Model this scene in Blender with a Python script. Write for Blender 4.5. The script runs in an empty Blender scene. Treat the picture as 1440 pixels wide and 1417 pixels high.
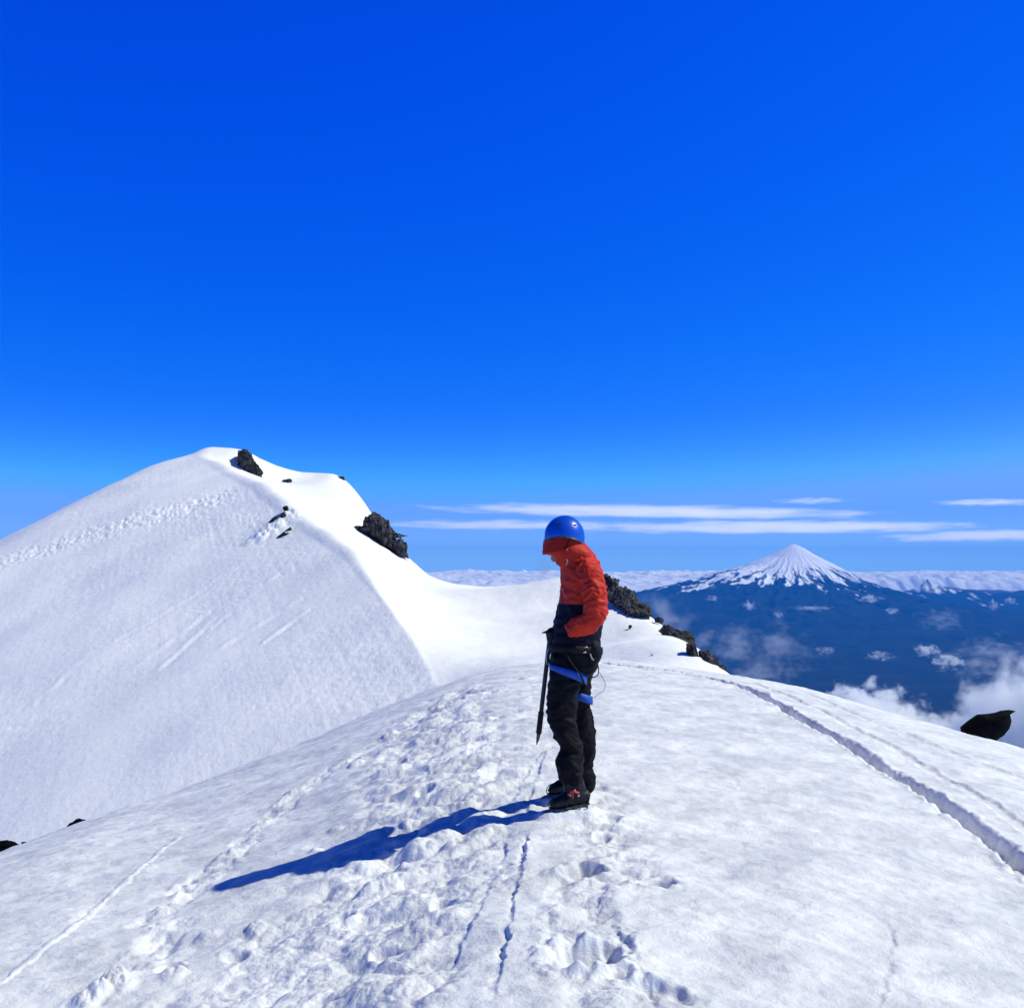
import bpy, bmesh, math, random
import numpy as np
from mathutils import Vector, Matrix

random.seed(7)
scene = bpy.context.scene
COL = scene.collection

# ------------------------------------------------------------------ camera model
PW, PH, F = 1440.0, 1417.0, 1383.0
CX, CY, HOR = PW / 2, PH / 2, 797.0
PITCH = math.atan((HOR - CY) / F)


def ray(px, py):
    a = (px - CX) / F
    b = (CY - py) / F
    dx, dy, dz = a, math.cos(PITCH) - b * math.sin(PITCH), math.sin(PITCH) + b * math.cos(PITCH)
    return dx / dy, dz / dy          # u = x/y, s = z/y


def P(px, py, d):
    u, s = ray(px, py)
    return np.array([u * d, d, s * d])


# ------------------------------------------------------------------ noise
def _perm(seed):
    r = np.random.RandomState(seed)
    p = r.permutation(256)
    return np.concatenate([p, p, p])


def perlin2(x, y, seed=0):
    p = _perm(seed)
    ang = np.random.RandomState(seed + 999).rand(256) * 2 * math.pi
    gx, gy = np.cos(ang), np.sin(ang)
    xi = np.floor(x).astype(np.int64)
    yi = np.floor(y).astype(np.int64)
    xf, yf = x - xi, y - yi
    xi &= 255
    yi &= 255
    u = xf * xf * xf * (xf * (xf * 6 - 15) + 10)
    v = yf * yf * yf * (yf * (yf * 6 - 15) + 10)

    def g(ix, iy, fx, fy):
        h = p[p[ix & 255] + (iy & 255)]
        return gx[h] * fx + gy[h] * fy
    n00 = g(xi, yi, xf, yf)
    n10 = g(xi + 1, yi, xf - 1, yf)
    n01 = g(xi, yi + 1, xf, yf - 1)
    n11 = g(xi + 1, yi + 1, xf - 1, yf - 1)
    a = n00 + u * (n10 - n00)
    b = n01 + u * (n11 - n01)
    return (a + v * (b - a)) * 1.5


def fbm2(x, y, oct=4, seed=0, gain=0.5, lac=2.03):
    o = np.zeros_like(x)
    a = 1.0
    for k in range(oct):
        o += a * perlin2(x, y, seed + k * 17)
        x, y, a = x * lac + 3.7, y * lac - 1.3, a * gain
    return o


def ridge2(x, y, oct=4, seed=0, gain=0.5):
    o = np.zeros_like(x)
    a = 1.0
    for k in range(oct):
        o += a * (1 - np.abs(perlin2(x, y, seed + k * 17)) * 2)
        x, y, a = x * 2.03 + 3.7, y * 2.03 - 1.3, a * gain
    return o


def billow2(x, y, oct=4, seed=0, gain=0.5):
    o = np.zeros_like(x)
    a = 1.0
    for k in range(oct):
        o += a * np.abs(perlin2(x, y, seed + k * 17))
        x, y, a = x * 2.03 + 3.7, y * 2.03 - 1.3, a * gain
    return o


def perlin3(q, seed=0):
    p = _perm(seed)
    G = np.random.RandomState(seed + 555).randn(256, 3)
    G /= np.linalg.norm(G, axis=1)[:, None]
    i = np.floor(q).astype(np.int64)
    f = q - i
    i &= 255
    w = f * f * f * (f * (f * 6 - 15) + 10)
    out = 0
    for dx in (0, 1):
        for dy in (0, 1):
            for dz in (0, 1):
                h = p[p[p[(i[:, 0] + dx) & 255] + ((i[:, 1] + dy) & 255)] + ((i[:, 2] + dz) & 255)]
                d = f - np.array([dx, dy, dz])
                wt = (w[:, 0] if dx else 1 - w[:, 0]) * (w[:, 1] if dy else 1 - w[:, 1]) * (w[:, 2] if dz else 1 - w[:, 2])
                out = out + wt * (G[h] * d).sum(1)
    return out * 1.5


def fbm3(q, oct=4, seed=0, gain=0.5):
    o, a = 0, 1.0
    for k in range(oct):
        o = o + a * perlin3(q, seed + 13 * k)
        q, a = q * 2.03 + 1.7, a * gain
    return o


def worley3(q, seed=0):
    """value of the nearest cell and F1 / F2 distances"""
    p = _perm(seed)
    R = np.random.RandomState(seed + 77).rand(256, 4)
    i = np.floor(q).astype(np.int64)
    best = np.full(len(q), 9.0)
    sec = np.full(len(q), 9.0)
    val = np.zeros(len(q))
    for dx in (-1, 0, 1):
        for dy in (-1, 0, 1):
            for dz in (-1, 0, 1):
                c = i + np.array([dx, dy, dz])
                h = p[p[p[c[:, 0] & 255] + (c[:, 1] & 255)] + (c[:, 2] & 255)]
                pt = c + R[h, :3]
                d = np.linalg.norm(q - pt, axis=1)
                m = d < best
                sec = np.where(m, best, np.minimum(sec, d))
                val = np.where(m, R[h, 3], val)
                best = np.where(m, d, best)
    return val, best, sec


def sstep(a, b, x):
    t = np.clip((x - a) / (b - a), 0, 1)
    return t * t * (3 - 2 * t)


# ------------------------------------------------------------------ materials
def new_mat(name):
    m = bpy.data.materials.new(name)
    m.use_nodes = True
    nt = m.node_tree
    nt.nodes.clear()
    out = nt.nodes.new('ShaderNodeOutputMaterial')
    return m, nt, out


def N(nt, t, **kw):
    n = nt.nodes.new(t)
    for k, v in kw.items():
        if k.startswith('i_'):
            n.inputs[k[2:].replace('_', ' ')].default_value = v
        else:
            setattr(n, k, v)
    return n


def surf_mat(name, c1, c2=None, rough=0.6, spec=0.3, nscale=5.0, bump=0.0, bscale=20.0, coat=0.0, metal=0.0,
             stretch=(1, 1, 1), sheen=0.0, coords='Object', bdist=0.01):
    m, nt, out = new_mat(name)
    b = N(nt, 'ShaderNodeBsdfPrincipled')
    b.inputs['Roughness'].default_value = rough
    b.inputs['Specular IOR Level'].default_value = spec
    b.inputs['Metallic'].default_value = metal
    b.inputs['Coat Weight'].default_value = coat
    b.inputs['Sheen Weight'].default_value = sheen
    tc = N(nt, 'ShaderNodeTexCoord')
    mp = N(nt, 'ShaderNodeMapping')
    mp.inputs['Scale'].default_value = stretch
    nt.links.new(tc.outputs[coords], mp.inputs[0])
    no = N(nt, 'ShaderNodeTexNoise')
    no.inputs['Scale'].default_value = nscale
    no.inputs['Detail'].default_value = 5
    nt.links.new(mp.outputs[0], no.inputs['Vector'])
    rp = N(nt, 'ShaderNodeValToRGB')
    rp.color_ramp.elements[0].position = 0.35
    rp.color_ramp.elements[1].position = 0.65
    rp.color_ramp.elements[0].color = (*c1, 1)
    rp.color_ramp.elements[1].color = (*(c2 or c1), 1)
    nt.links.new(no.outputs['Fac'], rp.inputs[0])
    nt.links.new(rp.outputs[0], b.inputs['Base Color'])
    if bump:
        n2 = N(nt, 'ShaderNodeTexNoise')
        n2.inputs['Scale'].default_value = bscale
        n2.inputs['Detail'].default_value = 6
        nt.links.new(mp.outputs[0], n2.inputs['Vector'])
        bp = N(nt, 'ShaderNodeBump')
        bp.inputs['Strength'].default_value = bump
        bp.inputs['Distance'].default_value = bdist
        nt.links.new(n2.outputs['Fac'], bp.inputs['Height'])
        nt.links.new(bp.outputs[0], b.inputs['Normal'])
    nt.links.new(b.outputs[0], out.inputs['Surface'])
    return m


def snow_mat(name, near=True):
    m, nt, out = new_mat(name)
    b = N(nt, 'ShaderNodeBsdfPrincipled')
    b.inputs['Roughness'].default_value = 0.6
    b.inputs['Specular IOR Level'].default_value = 0.2
    tc = N(nt, 'ShaderNodeTexCoord')
    L = nt.links.new
    # slow patches of greyer, dustier old snow
    n1 = N(nt, 'ShaderNodeTexNoise')
    n1.inputs['Scale'].default_value = 1.9 if near else 0.10
    n1.inputs['Detail'].default_value = 6
    n1.inputs['Roughness'].default_value = 0.62
    L(tc.outputs['Object'], n1.inputs['Vector'])
    r1 = N(nt, 'ShaderNodeValToRGB')
    r1.color_ramp.elements[0].position = 0.36
    r1.color_ramp.elements[1].position = 0.62
    if near:
        r1.color_ramp.elements[0].color = (0.61, 0.62, 0.655, 1)
        r1.color_ramp.elements[1].color = (0.82, 0.825, 0.835, 1)
    else:
        r1.color_ramp.elements[0].color = (0.80, 0.805, 0.82, 1)
        r1.color_ramp.elements[1].color = (0.86, 0.86, 0.865, 1)
    L(n1.outputs['Fac'], r1.inputs[0])
    n2 = N(nt, 'ShaderNodeTexNoise')
    n2.inputs['Scale'].default_value = 11 if near else 1.2
    n2.inputs['Detail'].default_value = 4
    L(tc.outputs['Object'], n2.inputs['Vector'])
    r2 = N(nt, 'ShaderNodeValToRGB')
    r2.color_ramp.elements[0].position = 0.35
    r2.color_ramp.elements[1].position = 0.6
    r2.color_ramp.elements[0].color = (0.90, 0.90, 0.925, 1) if near else (0.97, 0.97, 0.98, 1)
    r2.color_ramp.elements[1].color = (1, 1, 1, 1)
    L(n2.outputs['Fac'], r2.inputs[0])
    mx = N(nt, 'ShaderNodeMixRGB', blend_type='MULTIPLY')
    mx.inputs[0].default_value = 1
    L(r1.outputs[0], mx.inputs[1])
    L(r2.outputs[0], mx.inputs[2])
    L(mx.outputs[0], b.inputs['Base Color'])
    # grain
    n3 = N(nt, 'ShaderNodeTexNoise')
    n3.inputs['Scale'].default_value = 55 if near else 2.6
    n3.inputs['Detail'].default_value = 5
    n3.inputs['Roughness'].default_value = 0.65
    L(tc.outputs['Object'], n3.inputs['Vector'])
    bp = N(nt, 'ShaderNodeBump')
    bp.inputs['Strength'].default_value = 0.6 if near else 0.35
    bp.inputs['Distance'].default_value = 0.012 if near else 0.12
    L(n3.outputs['Fac'], bp.inputs['Height'])
    L(bp.outputs[0], b.inputs['Normal'])
    L(b.outputs[0], out.inputs['Surface'])
    return m


# ------------------------------------------------------------------ mesh helpers
def link(o, parent=None):
    COL.objects.link(o)
    if parent is not None:
        o.parent = parent
    return o


def mesh_np(name, V, faces, mat, parent=None, smooth=True):
    """faces: (n,4) or (n,3) int array, or a list of lists"""
    me = bpy.data.meshes.new(name)
    V = np.asarray(V, dtype=np.float64)
    if isinstance(faces, np.ndarray):
        k = faces.shape[1]
        me.vertices.add(len(V))
        me.vertices.foreach_set('co', V.astype(np.float32).ravel())
        me.loops.add(faces.size)
        me.loops.foreach_set('vertex_index', faces.astype(np.int32).ravel())
        me.polygons.add(len(faces))
        me.polygons.foreach_set('loop_start', np.arange(0, faces.size, k, dtype=np.int32))
        me.update(calc_edges=True)
        me.validate()
    else:
        me.from_pydata([tuple(v) for v in V], [], faces)
        me.update()
    me.polygons.foreach_set('use_smooth', np.full(len(me.polygons), smooth, dtype=bool))
    if mat is not None:
        for mm in (mat if isinstance(mat, (list, tuple)) else [mat]):
            me.materials.append(mm)
    o = bpy.data.objects.new(name, me)
    link(o, parent)
    return o


def grid_faces(nr, nc):
    i = np.arange(nr - 1)[:, None] * nc + np.arange(nc - 1)[None, :]
    i = i.ravel()
    return np.stack([i, i + 1, i + nc + 1, i + nc], 1)


def tag(o, label, cat, group=None, kind=None):
    o['label'] = label
    o['category'] = cat
    if group:
        o['group'] = group
    if kind:
        o['kind'] = kind
    return o


def structure(o, label=None):
    o['kind'] = 'structure'
    return o


def empty(name, loc):
    o = bpy.data.objects.new(name, None)
    o.empty_display_size = 0.2
    o.location = loc
    link(o)
    return o


# ================================================================== FOREGROUND SNOW DOME
EYE = 1.55
SIL = [(-160, 1252), (0, 1195), (100, 1160), (250, 1112), (350, 1075), (450, 1035), (550, 992), (612, 967), (680, 945),
       (740, 933), (800, 928), (860, 927), (930, 934), (1000, 945), (1060, 954), (1130, 967), (1200, 987), (1300, 1016),
       (1440, 1055), (1600, 1100)]
_ph, _sr = [], []
for px, py in SIL:
    u, s = ray(px, py)
    f = math.atan(u)
    _ph.append(math.degrees(f))
    _sr.append(s * math.cos(f))
_ph = [-180, -120, -60] + _ph + [60, 120, 180]
_sr = [-0.12, -0.22, -0.36] + _sr + [-0.26, -0.18, -0.12]
PG = np.arange(-180, 180.01, 0.25)
_S = np.interp(PG, _ph, _sr)
_R = np.interp(PG, [-180, -70, -27.5, -10, 3, 12, 27.5, 70, 180], [12, 11, 11.5, 16.5, 20, 18.5, 14, 12, 12])


def gsmooth(a, sig):
    k = np.exp(-0.5 * (np.arange(-int(4 * sig), int(4 * sig) + 1) / sig) ** 2)
    k /= k.sum()
    h = len(k) // 2
    return np.convolve(np.concatenate([a[-h - 1:-1], a, a[1:h + 1]]), k, 'valid')


_S = gsmooth(_S, 3.0)
_R = gsmooth(_R, 14.0)
HW = 5.0


def dome(x, y):
    r = np.hypot(x, y)
    f = np.degrees(np.arctan2(x, y))
    s = np.interp(f, PG, _S)
    rc = np.interp(f, PG, _R)
    A = EYE / (np.sqrt(rc ** 2 + HW ** 2) - HW)
    h = A * (np.sqrt((r - rc) ** 2 + HW ** 2) - HW)
    ov = np.maximum(r - rc, 0)
    return s * r - h - 0.012 * ov ** 2


def gp(px, py):
    """point of the bare dome that is seen at a pixel of the photograph"""
    u, s = ray(px, py)
    rc = float(np.interp(math.degrees(math.atan(u)), PG, _R)) * math.cos(math.atan(u))
    yy = np.linspace(1.2, rc, 4000)
    d = dome(u * yy, yy) - s * yy
    k = np.argmax(d >= 0)
    if d[k] < 0:
        k = len(yy) - 1
    return np.array([u * yy[k], yy[k]])


def polydist(X, Y, pts):
    best = np.full(X.shape, 1e9)
    side = np.zeros(X.shape)
    arc = np.zeros(X.shape)
    acc = 0.0
    for (ax, ay), (bx, by) in zip(pts[:-1], pts[1:]):
        ex, ey = bx - ax, by - ay
        L = math.hypot(ex, ey)
        t = np.clip(((X - ax) * ex + (Y - ay) * ey) / (L * L), 0, 1)
        qx, qy = X - ax - t * ex, Y - ay - t * ey
        d = np.hypot(qx, qy)
        m = d < best
        best = np.where(m, d, best)
        side = np.where(m, np.sign(ex * qy - ey * qx), side)
        arc = np.where(m, acc + t * L, arc)
        acc += L
    return best, side, arc


def smooth_poly(pxs, n=6):
    pts = [gp(*p) for p in pxs]
    pts = np.array(pts)
    Q = [pts[0]]
    for i in range(len(pts) - 1):
        p0, p1, p2, p3 = pts[max(i - 1, 0)], pts[i], pts[i + 1], pts[min(i + 2, len(pts) - 1)]
        for k in range(1, n + 1):
            t = k / n
            Q.append(0.5 * ((2 * p1) + (-p0 + p2) * t + (2 * p0 - 5 * p1 + 4 * p2 - p3) * t * t + (-p0 + 3 * p1 - 3 * p2 + p3) * t ** 3))
    return np.array(Q)


D0 = float(gp(800, 1133)[1])
PADS = []
for _dx, _dp, _dd in ((0, 0, 0), (-3, -20, .385)):
    for _px, _py, _dy in ((774, 1140, -.215), (787, 1139, -.205), (800, 1137, -.19), (814, 1134.5, -.175), (826, 1132.5, -.165)):
        PADS.append(P(_px + _dx, _py + _dp, D0 + _dy + _dd))


def dome_detail(X, Y):
    """relief of the near snow, in metres; X and Y are flat arrays"""
    D = np.zeros_like(X)
    R = np.hypot(X, Y)
    D += 0.030 * fbm2(X * 0.45, Y * 0.45, 3, 11)
    # wind-packed, slightly cupped crust, drawn out across the slope
    D += 0.0145 * fbm2(X * 2.1 + 0.4 * Y, Y * 2.9, 4, 21)
    D += 0.0062 * fbm2(X * 6.0, Y * 9.0, 3, 31)
    near = R < 17

    def local(pts, reach):
        lo, hi = pts.min(0) - reach, pts.max(0) + reach
        return np.where((X > lo[0]) & (X < hi[0]) & (Y > lo[1]) & (Y < hi[1]))[0]

    churn = np.zeros_like(X)

    def lane(pxs, half, amp):
        pts = smooth_poly(pxs, 3)
        i = local(pts, half * 2.2)
        d, sd, a = polydist(X[i], Y[i], pts)
        d = d + 0.55 * half * perlin2(X[i] * 2.3, Y[i] * 2.3, 5)
        churn[i] = np.maximum(churn[i], amp * (1 - sstep(half * 0.5, half * 1.15, d)))
    lane([(470, 1470), (545, 1330), (600, 1210), (640, 1120), (640, 1050), (630, 1000), (640, 975)], 0.55, 1.0)
    lane([(330, 1470), (430, 1330), (520, 1230), (590, 1150), (570, 1060), (600, 1000)], 0.5, 0.85)
    lane([(860, 1470), (835, 1380), (830, 1300), (850, 1220), (850, 1140), (840, 1110)], 0.22, 0.75)
    lane([(210, 1300), (270, 1250), (330, 1200), (400, 1130), (460, 1090), (520, 1050)], 0.12, 0.9)
    lane([(60, 1440), (150, 1385), (240, 1310)], 0.14, 0.8)
    lane([(690, 1130), (760, 1030), (735, 960)], 0.35, 0.4)
    i = np.where(churn > 0.01)[0]
    x, y, c = X[i], Y[i], churn[i]
    lump = billow2(x * 2.7, y * 2.7, 4, 41, 0.42) - 0.40
    small = ridge2(x * 9.0, y * 9.0, 3, 51, 0.55)
    pits = np.clip(perlin2(x * 2.2, y * 2.2, 61) - 0.2, 0, 1)
    clod = np.clip(perlin2(x * 5.2, y * 5.2, 71) - 0.25, 0, 1) + 0.6 * np.clip(perlin2(x * 12, y * 12, 72) - 0.25, 0, 1)
    D[i] += c * (0.060 * lump - 0.004 * small - 0.10 * pits + 0.026 * clod)

    def groove(pxs, width, depth, rim=0.3, rough=0.3, taper=None, seed=1):
        pts = smooth_poly(pxs, 5)
        i = local(pts, width * 4)
        x, y = X[i], Y[i]
        d, sd, a = polydist(x, y, pts)
        wv = 1 + rough * perlin2(x * 5, y * 5, seed) + rough * 0.6 * perlin2(x * 16, y * 16, seed + 3)
        dd = d / (width * np.clip(wv, 0.3, 2))
        cut = -depth * np.exp(-(dd ** 4)) * (1 + 0.5 * rough * perlin2(x * 11, y * 11, seed + 7))
        edge = rim * depth * np.exp(-((dd - 1.5) / 0.5) ** 2) * (0.7 + 0.8 * perlin2(x * 9, y * 9, seed + 9))
        L = a.max() if len(a) else 1
        f = np.ones_like(a)
        if taper:
            f = np.interp(a / L, *taper)
        D[i] += (cut + edge) * f
    # the long track curving over the right-hand side of the dome
    groove([(962, 948), (1000, 955), (1060, 972), (1100, 995), (1150, 1024), (1200, 1052), (1250, 1085), (1300, 1115),
            (1350, 1148), (1400, 1185), (1440, 1218), (1530, 1290), (1640, 1390)], 0.075, 0.10, 0.14, 0.36,
           ([0, 0.25, 0.5, 1], [0.8, 1, 1, 1]), 3)
    groove([(1060, 960), (1110, 978), (1170, 1008), (1250, 1050), (1350, 1105), (1440, 1165), (1540, 1230)], 0.06, 0.022, 0.15, 0.5, None, 13)
    groove([(1130, 972), (1200, 1002), (1290, 1040), (1440, 1095)], 0.08, 0.018, 0.15, 0.5, None, 15)
    groove([(846, 932), (880, 935), (920, 940), (962, 946)], 0.12, 0.07, 0.2, 0.4, None, 16)
    # broken edges of the crust: the right-hand side stands a little higher than the left
    def ledge(pxs, h, seed, fall=0.13):
        pts = smooth_poly(pxs, 6)
        i = local(pts, 0.6)
        x, y = X[i], Y[i]
        wx = x + 0.020 * perlin2(x * 9, y * 9, seed) + 0.010 * perlin2(x * 27, y * 27, seed + 1)
        d, sd, a = polydist(wx, y, pts)
        L = max(a.max(), 1e-6)
        fade = sstep(0, 0.08, a / L) * sstep(1.0, 0.9, a / L)
        hh = h * np.clip(0.75 + 0.9 * perlin2(x * 4, y * 4, seed + 2), 0.1, 2)
        D[i] += fade * hh * (sstep(-0.014, 0.010, sd * d) * np.exp(-(d / fall)) - 0.35 * np.exp(-((sd * d + 0.018) / 0.016) ** 2))
    ledge([(742, 1165), (738, 1200), (728, 1240), (722, 1290), (712, 1335), (705, 1375), (688, 1430)], 0.017, 23)
    ledge([(714, 1170), (708, 1215), (690, 1240), (675, 1280), (650, 1325), (640, 1370)], 0.010, 33)
    ledge([(858, 1240), (850, 1262), (845, 1285), (872, 1312), (900, 1350), (915, 1385), (940, 1430)], 0.016, 43)
    ledge([(782, 1045), (768, 1060), (757, 1090), (748, 1120), (740, 1150)], 0.011, 47)
    ledge([(770, 1050), (752, 1075), (735, 1100), (722, 1130)], 0.009, 49)
    ledge([(1250, 1290), (1262, 1320), (1255, 1350), (1240, 1417)], 0.005, 59)

    # raised rim of an old slide mark on the left
    groove([(-60, 1440), (0, 1385), (60, 1338), (120, 1290), (170, 1245), (215, 1205), (250, 1175)], 0.022, -0.008, 0.2, 0.6, None, 53)

    def hole(px, py, r, depth, asp=1.0, rot=0.0, seed=0):
        c = gp(px, py)
        i = np.where((np.abs(X - c[0]) < r * 4) & (np.abs(Y - c[1]) < r * 4))[0]
        x, y = X[i] - c[0], Y[i] - c[1]
        cr, sr = math.cos(rot), math.sin(rot)
        a, b = (x * cr + y * sr), (-x * sr + y * cr) * asp
        d = np.hypot(a, b) / (r * (1 + 0.22 * perlin2(X[i] * 8, Y[i] * 8, seed) + 0.12 * perlin2(X[i] * 21, Y[i] * 21, seed + 1)))
        w = 1 + 0.35 * perlin2(X[i] * 15, Y[i] * 15, seed + 2)
        D[i] += -depth * np.exp(-(d ** 4)) * w + 0.17 * depth * np.exp(-((d - 1.4) / 0.45) ** 2) * np.clip(0.7 + 1.1 * perlin2(X[i] * 7, Y[i] * 7, seed + 3) + 0.9 * perlin2(X[i] * 18, Y[i] * 18, seed + 4), 0, 1.7)
    for k, h in enumerate([(820, 1216, 0.095, 0.10, 1.2, 0.2), (822, 1346, 0.12, 0.13, 1.2, 0.2), (926, 1243, 0.075, 0.08, 1.2, 0.3),
                           (545, 1335, 0.05, 0.07, 0.7, 1.2), (622, 1262, 0.05, 0.07, 0.8, 1.0), (712, 1210, 0.035, 0.04, 1, 0),
                           (598, 1115, 0.06, 0.07, 1, 0.4), (640, 1088, 0.055, 0.07, 1, 0.4), (498, 1072, 0.05, 0.06, 1, 0.4),
                           (845, 1168, 0.05, 0.06, 1, 0.2), (862, 1148, 0.05, 0.05, 1, 0.2), (560, 1075, 0.06, 0.07, 1, 0),
                           (700, 1010, 0.07, 0.08, 1, 0), (660, 1030, 0.07, 0.09, 1, 0), (590, 1030, 0.08, 0.09, 1, 0),
                           (690, 975, 0.08, 0.09, 1, 0), (240, 1365, 0.05, 0.06, 0.8, 0.7), (870, 1370, 0.05, 0.05, 1, 0),
                           (730, 955, 0.1, 0.1, 1, 0), (480, 1290, 0.05, 0.05, 0.8, 1.0), (330, 1345, 0.05, 0.05, 0.8, 0.9),
                           (935, 1398, 0.06, 0.07, 0.6, 1.0), (630, 990, 0.09, 0.1, 1, 0), (780, 1000, 0.08, 0.05, 1, 0)]):
        hole(h[0], h[1], h[2], h[3] * (1.0 if k < 3 else 0.72), h[4], h[5], 100 + 5 * k)

    def mound(px, py, r, hgt, seed):
        c = gp(px, py)
        i = np.where((np.abs(X - c[0]) < r * 3) & (np.abs(Y - c[1]) < r * 3))[0]
        d = np.hypot(X[i] - c[0], Y[i] - c[1]) / (r * (1 + 0.35 * perlin2(X[i] * 9, Y[i] * 9, seed)))
        D[i] += hgt * np.exp(-(d ** 4)) * (0.45 + 0.75 * billow2(X[i] * 8, Y[i] * 8, 3, seed + 4))
    for k, h in enumerate([(155, 1388, 0.09, 0.10), (125, 1402, 0.06, 0.07), (540, 1243, 0.08, 0.07), (515, 1255, 0.05, 0.06), (470, 1170, 0.05, 0.05),
                           (250, 1375, 0.06, 0.05), (415, 1118, 0.08, 0.06), (330, 1200, 0.06, 0.05), (250, 1248, 0.06, 0.045),
                           (575, 1160, 0.05, 0.07), (595, 1172, 0.04, 0.05), (630, 1185, 0.04, 0.05), (855, 1128, 0.05, 0.03), (870, 1160, 0.05, 0.03),
                           (880, 1240, 0.08, 0.04), (290, 1320, 0.05, 0.04), (360, 1310, 0.05, 0.05),
                           (500, 1080, 0.07, 0.06), (545, 1035, 0.09, 0.08), (445, 1200, 0.04, 0.055), (660, 1125, 0.05, 0.05)]):
        mound(h[0], h[1], h[2] * 1.1, h[3] * 0.65, 300 + 7 * k)
    for x0, y0, zt in PADS:
        i = np.where((np.abs(X - x0) < 0.4) & (np.abs(Y - y0) < 0.4))[0]
        w = np.exp(-(np.hypot(X[i] - x0, Y[i] - y0) / 0.085) ** 4)
        D[i] = D[i] * (1 - w) + w * (zt - dome(X[i], Y[i]) + 0.006 * perlin2(X[i] * 30, Y[i] * 30, 5))
    return D * sstep(0.6, 1.6, R)


def build_dome():
    fine = np.arange(-32.0, 32.001, 0.05)
    left = np.concatenate([np.arange(-180, -60, 6.0), np.arange(-60, -32, 0.6)])
    phi = np.radians(np.concatenate([left, fine, -left[::-1]]))
    r = [0.3]
    while r[-1] < 90:
        q = r[-1]
        if q < 2.4:
            s = 0.06
        elif q < 24:
            s = min(max(q * q / 2500, 0.004), 0.05)
        else:
            s = 0.05 * (q / 24) ** 3
        r.append(q + s)
    r = np.array(r)
    RR, PP = np.meshgrid(r, phi, indexing='ij')
    X, Y = (RR * np.sin(PP)).ravel(), (RR * np.cos(PP)).ravel()
    Z = dome(X, Y) + dome_detail(X, Y)
    V = np.stack([X, Y, Z], 1)
    F_ = grid_faces(len(r), len(phi))[:, ::-1]
    return mesh_np('snow_ground', V, F_, snow_mat('old_snow', True))


def surf_z(x, y):
    x, y = np.atleast_1d(np.float64(x)), np.atleast_1d(np.float64(y))
    return float((dome(x, y) + dome_detail(x, y))[0])


structure(build_dome())

# ================================================================== SNOW PEAK AND SADDLE
# the shaded face is close to one plane through the summit: z = z0 + FA x + FB y
FA, FB = 0.272, 0.362
_pk = P(310, 630, 143)


def face_d(px, py, k=1.0):
    u, sl = ray(px, py)
    return k * (FA * _pk[0] + FB * _pk[1] - _pk[2]) / (FB + FA * u - sl)


CREST = [(px, py, face_d(px, py)) for px, py in [(285, 641), (310, 650), (332, 663), (370, 679), (400, 702), (430, 728), (470, 752), (497, 778), (520, 812),
                                                 (545, 850), (575, 895), (600, 940), (612, 968), (624, 1010)]]
_sil = [(310, 628), (285, 633), (240, 647), (200, 662), (150, 686), (100, 710), (50, 734), (0, 757), (-120, 815), (-300, 900)]
LEFT = [(px, py, face_d(px, py) * 1.01) for px, py in _sil]
LEFT += [(px, py + 45, face_d(px, py) * 1.22) for px, py in _sil[::2]]
LEFT += [(px, py, face_d(px, py)) for px, py in [(100, 780), (250, 760), (250, 720), (380, 740), (0, 860), (350, 800), (-150, 1000), (440, 850), (300, 950), (480, 950), (100, 1020), (540, 1010),
                                                 (0, 1180), (200, 1150), (400, 1080), (0, 1330), (300, 1250), (550, 1090), (-200, 1250), (430, 790), (200, 850)]]
RIDGE = [(310, 628, 146), (335, 631, 145), (349, 635, 144), (362, 660, 143), (373, 676, 141), (405, 672, 146), (440, 669, 149), (470, 667, 151), (484, 675, 149),
         (500, 695, 144), (520, 718, 137), (545, 752, 128), (575, 786, 118), (592, 801, 112), (610, 817, 105), (635, 823, 98), (660, 826, 95),
         (700, 828, 91), (740, 826, 89), (785, 822, 87), (820, 817, 84), (850, 815, 80), (875, 836, 74), (900, 854, 70), (925, 872, 66),
         (945, 888, 62), (975, 908, 56), (1000, 928, 50), (1025, 952, 45.5), (1040, 985, 43), (1080, 1040, 40)]
RIGHT = [(700, 1000, 37), (850, 985, 37), (960, 990, 37), (650, 905, 60), (750, 905, 61), (850, 903, 60), (920, 915, 54), (620, 860, 73),
         (700, 860, 73), (800, 855, 73), (700, 950, 47), (850, 945, 47), (450, 705, 118), (430, 690, 128), (520, 765, 98), (560, 820, 82)]


def tps_fit(pts, lam=1e-3):
    C = np.array([P(*p) for p in pts])
    xy, z = C[:, :2] / 50.0, C[:, 2]
    n = len(xy)
    d = np.linalg.norm(xy[:, None] - xy[None], axis=2)
    K = np.where(d > 0, d * d * np.log(np.maximum(d, 1e-9)), 0) + lam * np.eye(n)
    A = np.zeros((n + 3, n + 3))
    Q = np.c_[np.ones(n), xy]
    A[:n, :n], A[:n, n:], A[n:, :n] = K, Q, Q.T
    w = np.linalg.solve(A, np.r_[z, 0, 0, 0])

    def ev(X, Y):
        X, Y = X / 50.0, Y / 50.0
        o = w[n] + w[n + 1] * X + w[n + 2] * Y
        for k in range(n):
            r2 = (X - xy[k, 0]) ** 2 + (Y - xy[k, 1]) ** 2
            o = o + w[k] * 0.5 * r2 * np.log(np.maximum(r2, 1e-12))
        return o
    return ev


fL = tps_fit(CREST + LEFT)
BEHIND = [(px, py + 45 - 0.012 * px, d * 1.22) for px, py, d in RIDGE[::2]] + [(px, py + 150, d * 1.55) for px, py, d in RIDGE[::4]]
fR = tps_fit(CREST + RIDGE + RIGHT + BEHIND)
_cd = np.array([(P(*c)[1], P(*c)[0] / P(*c)[1]) for c in CREST[::-1]])


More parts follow.
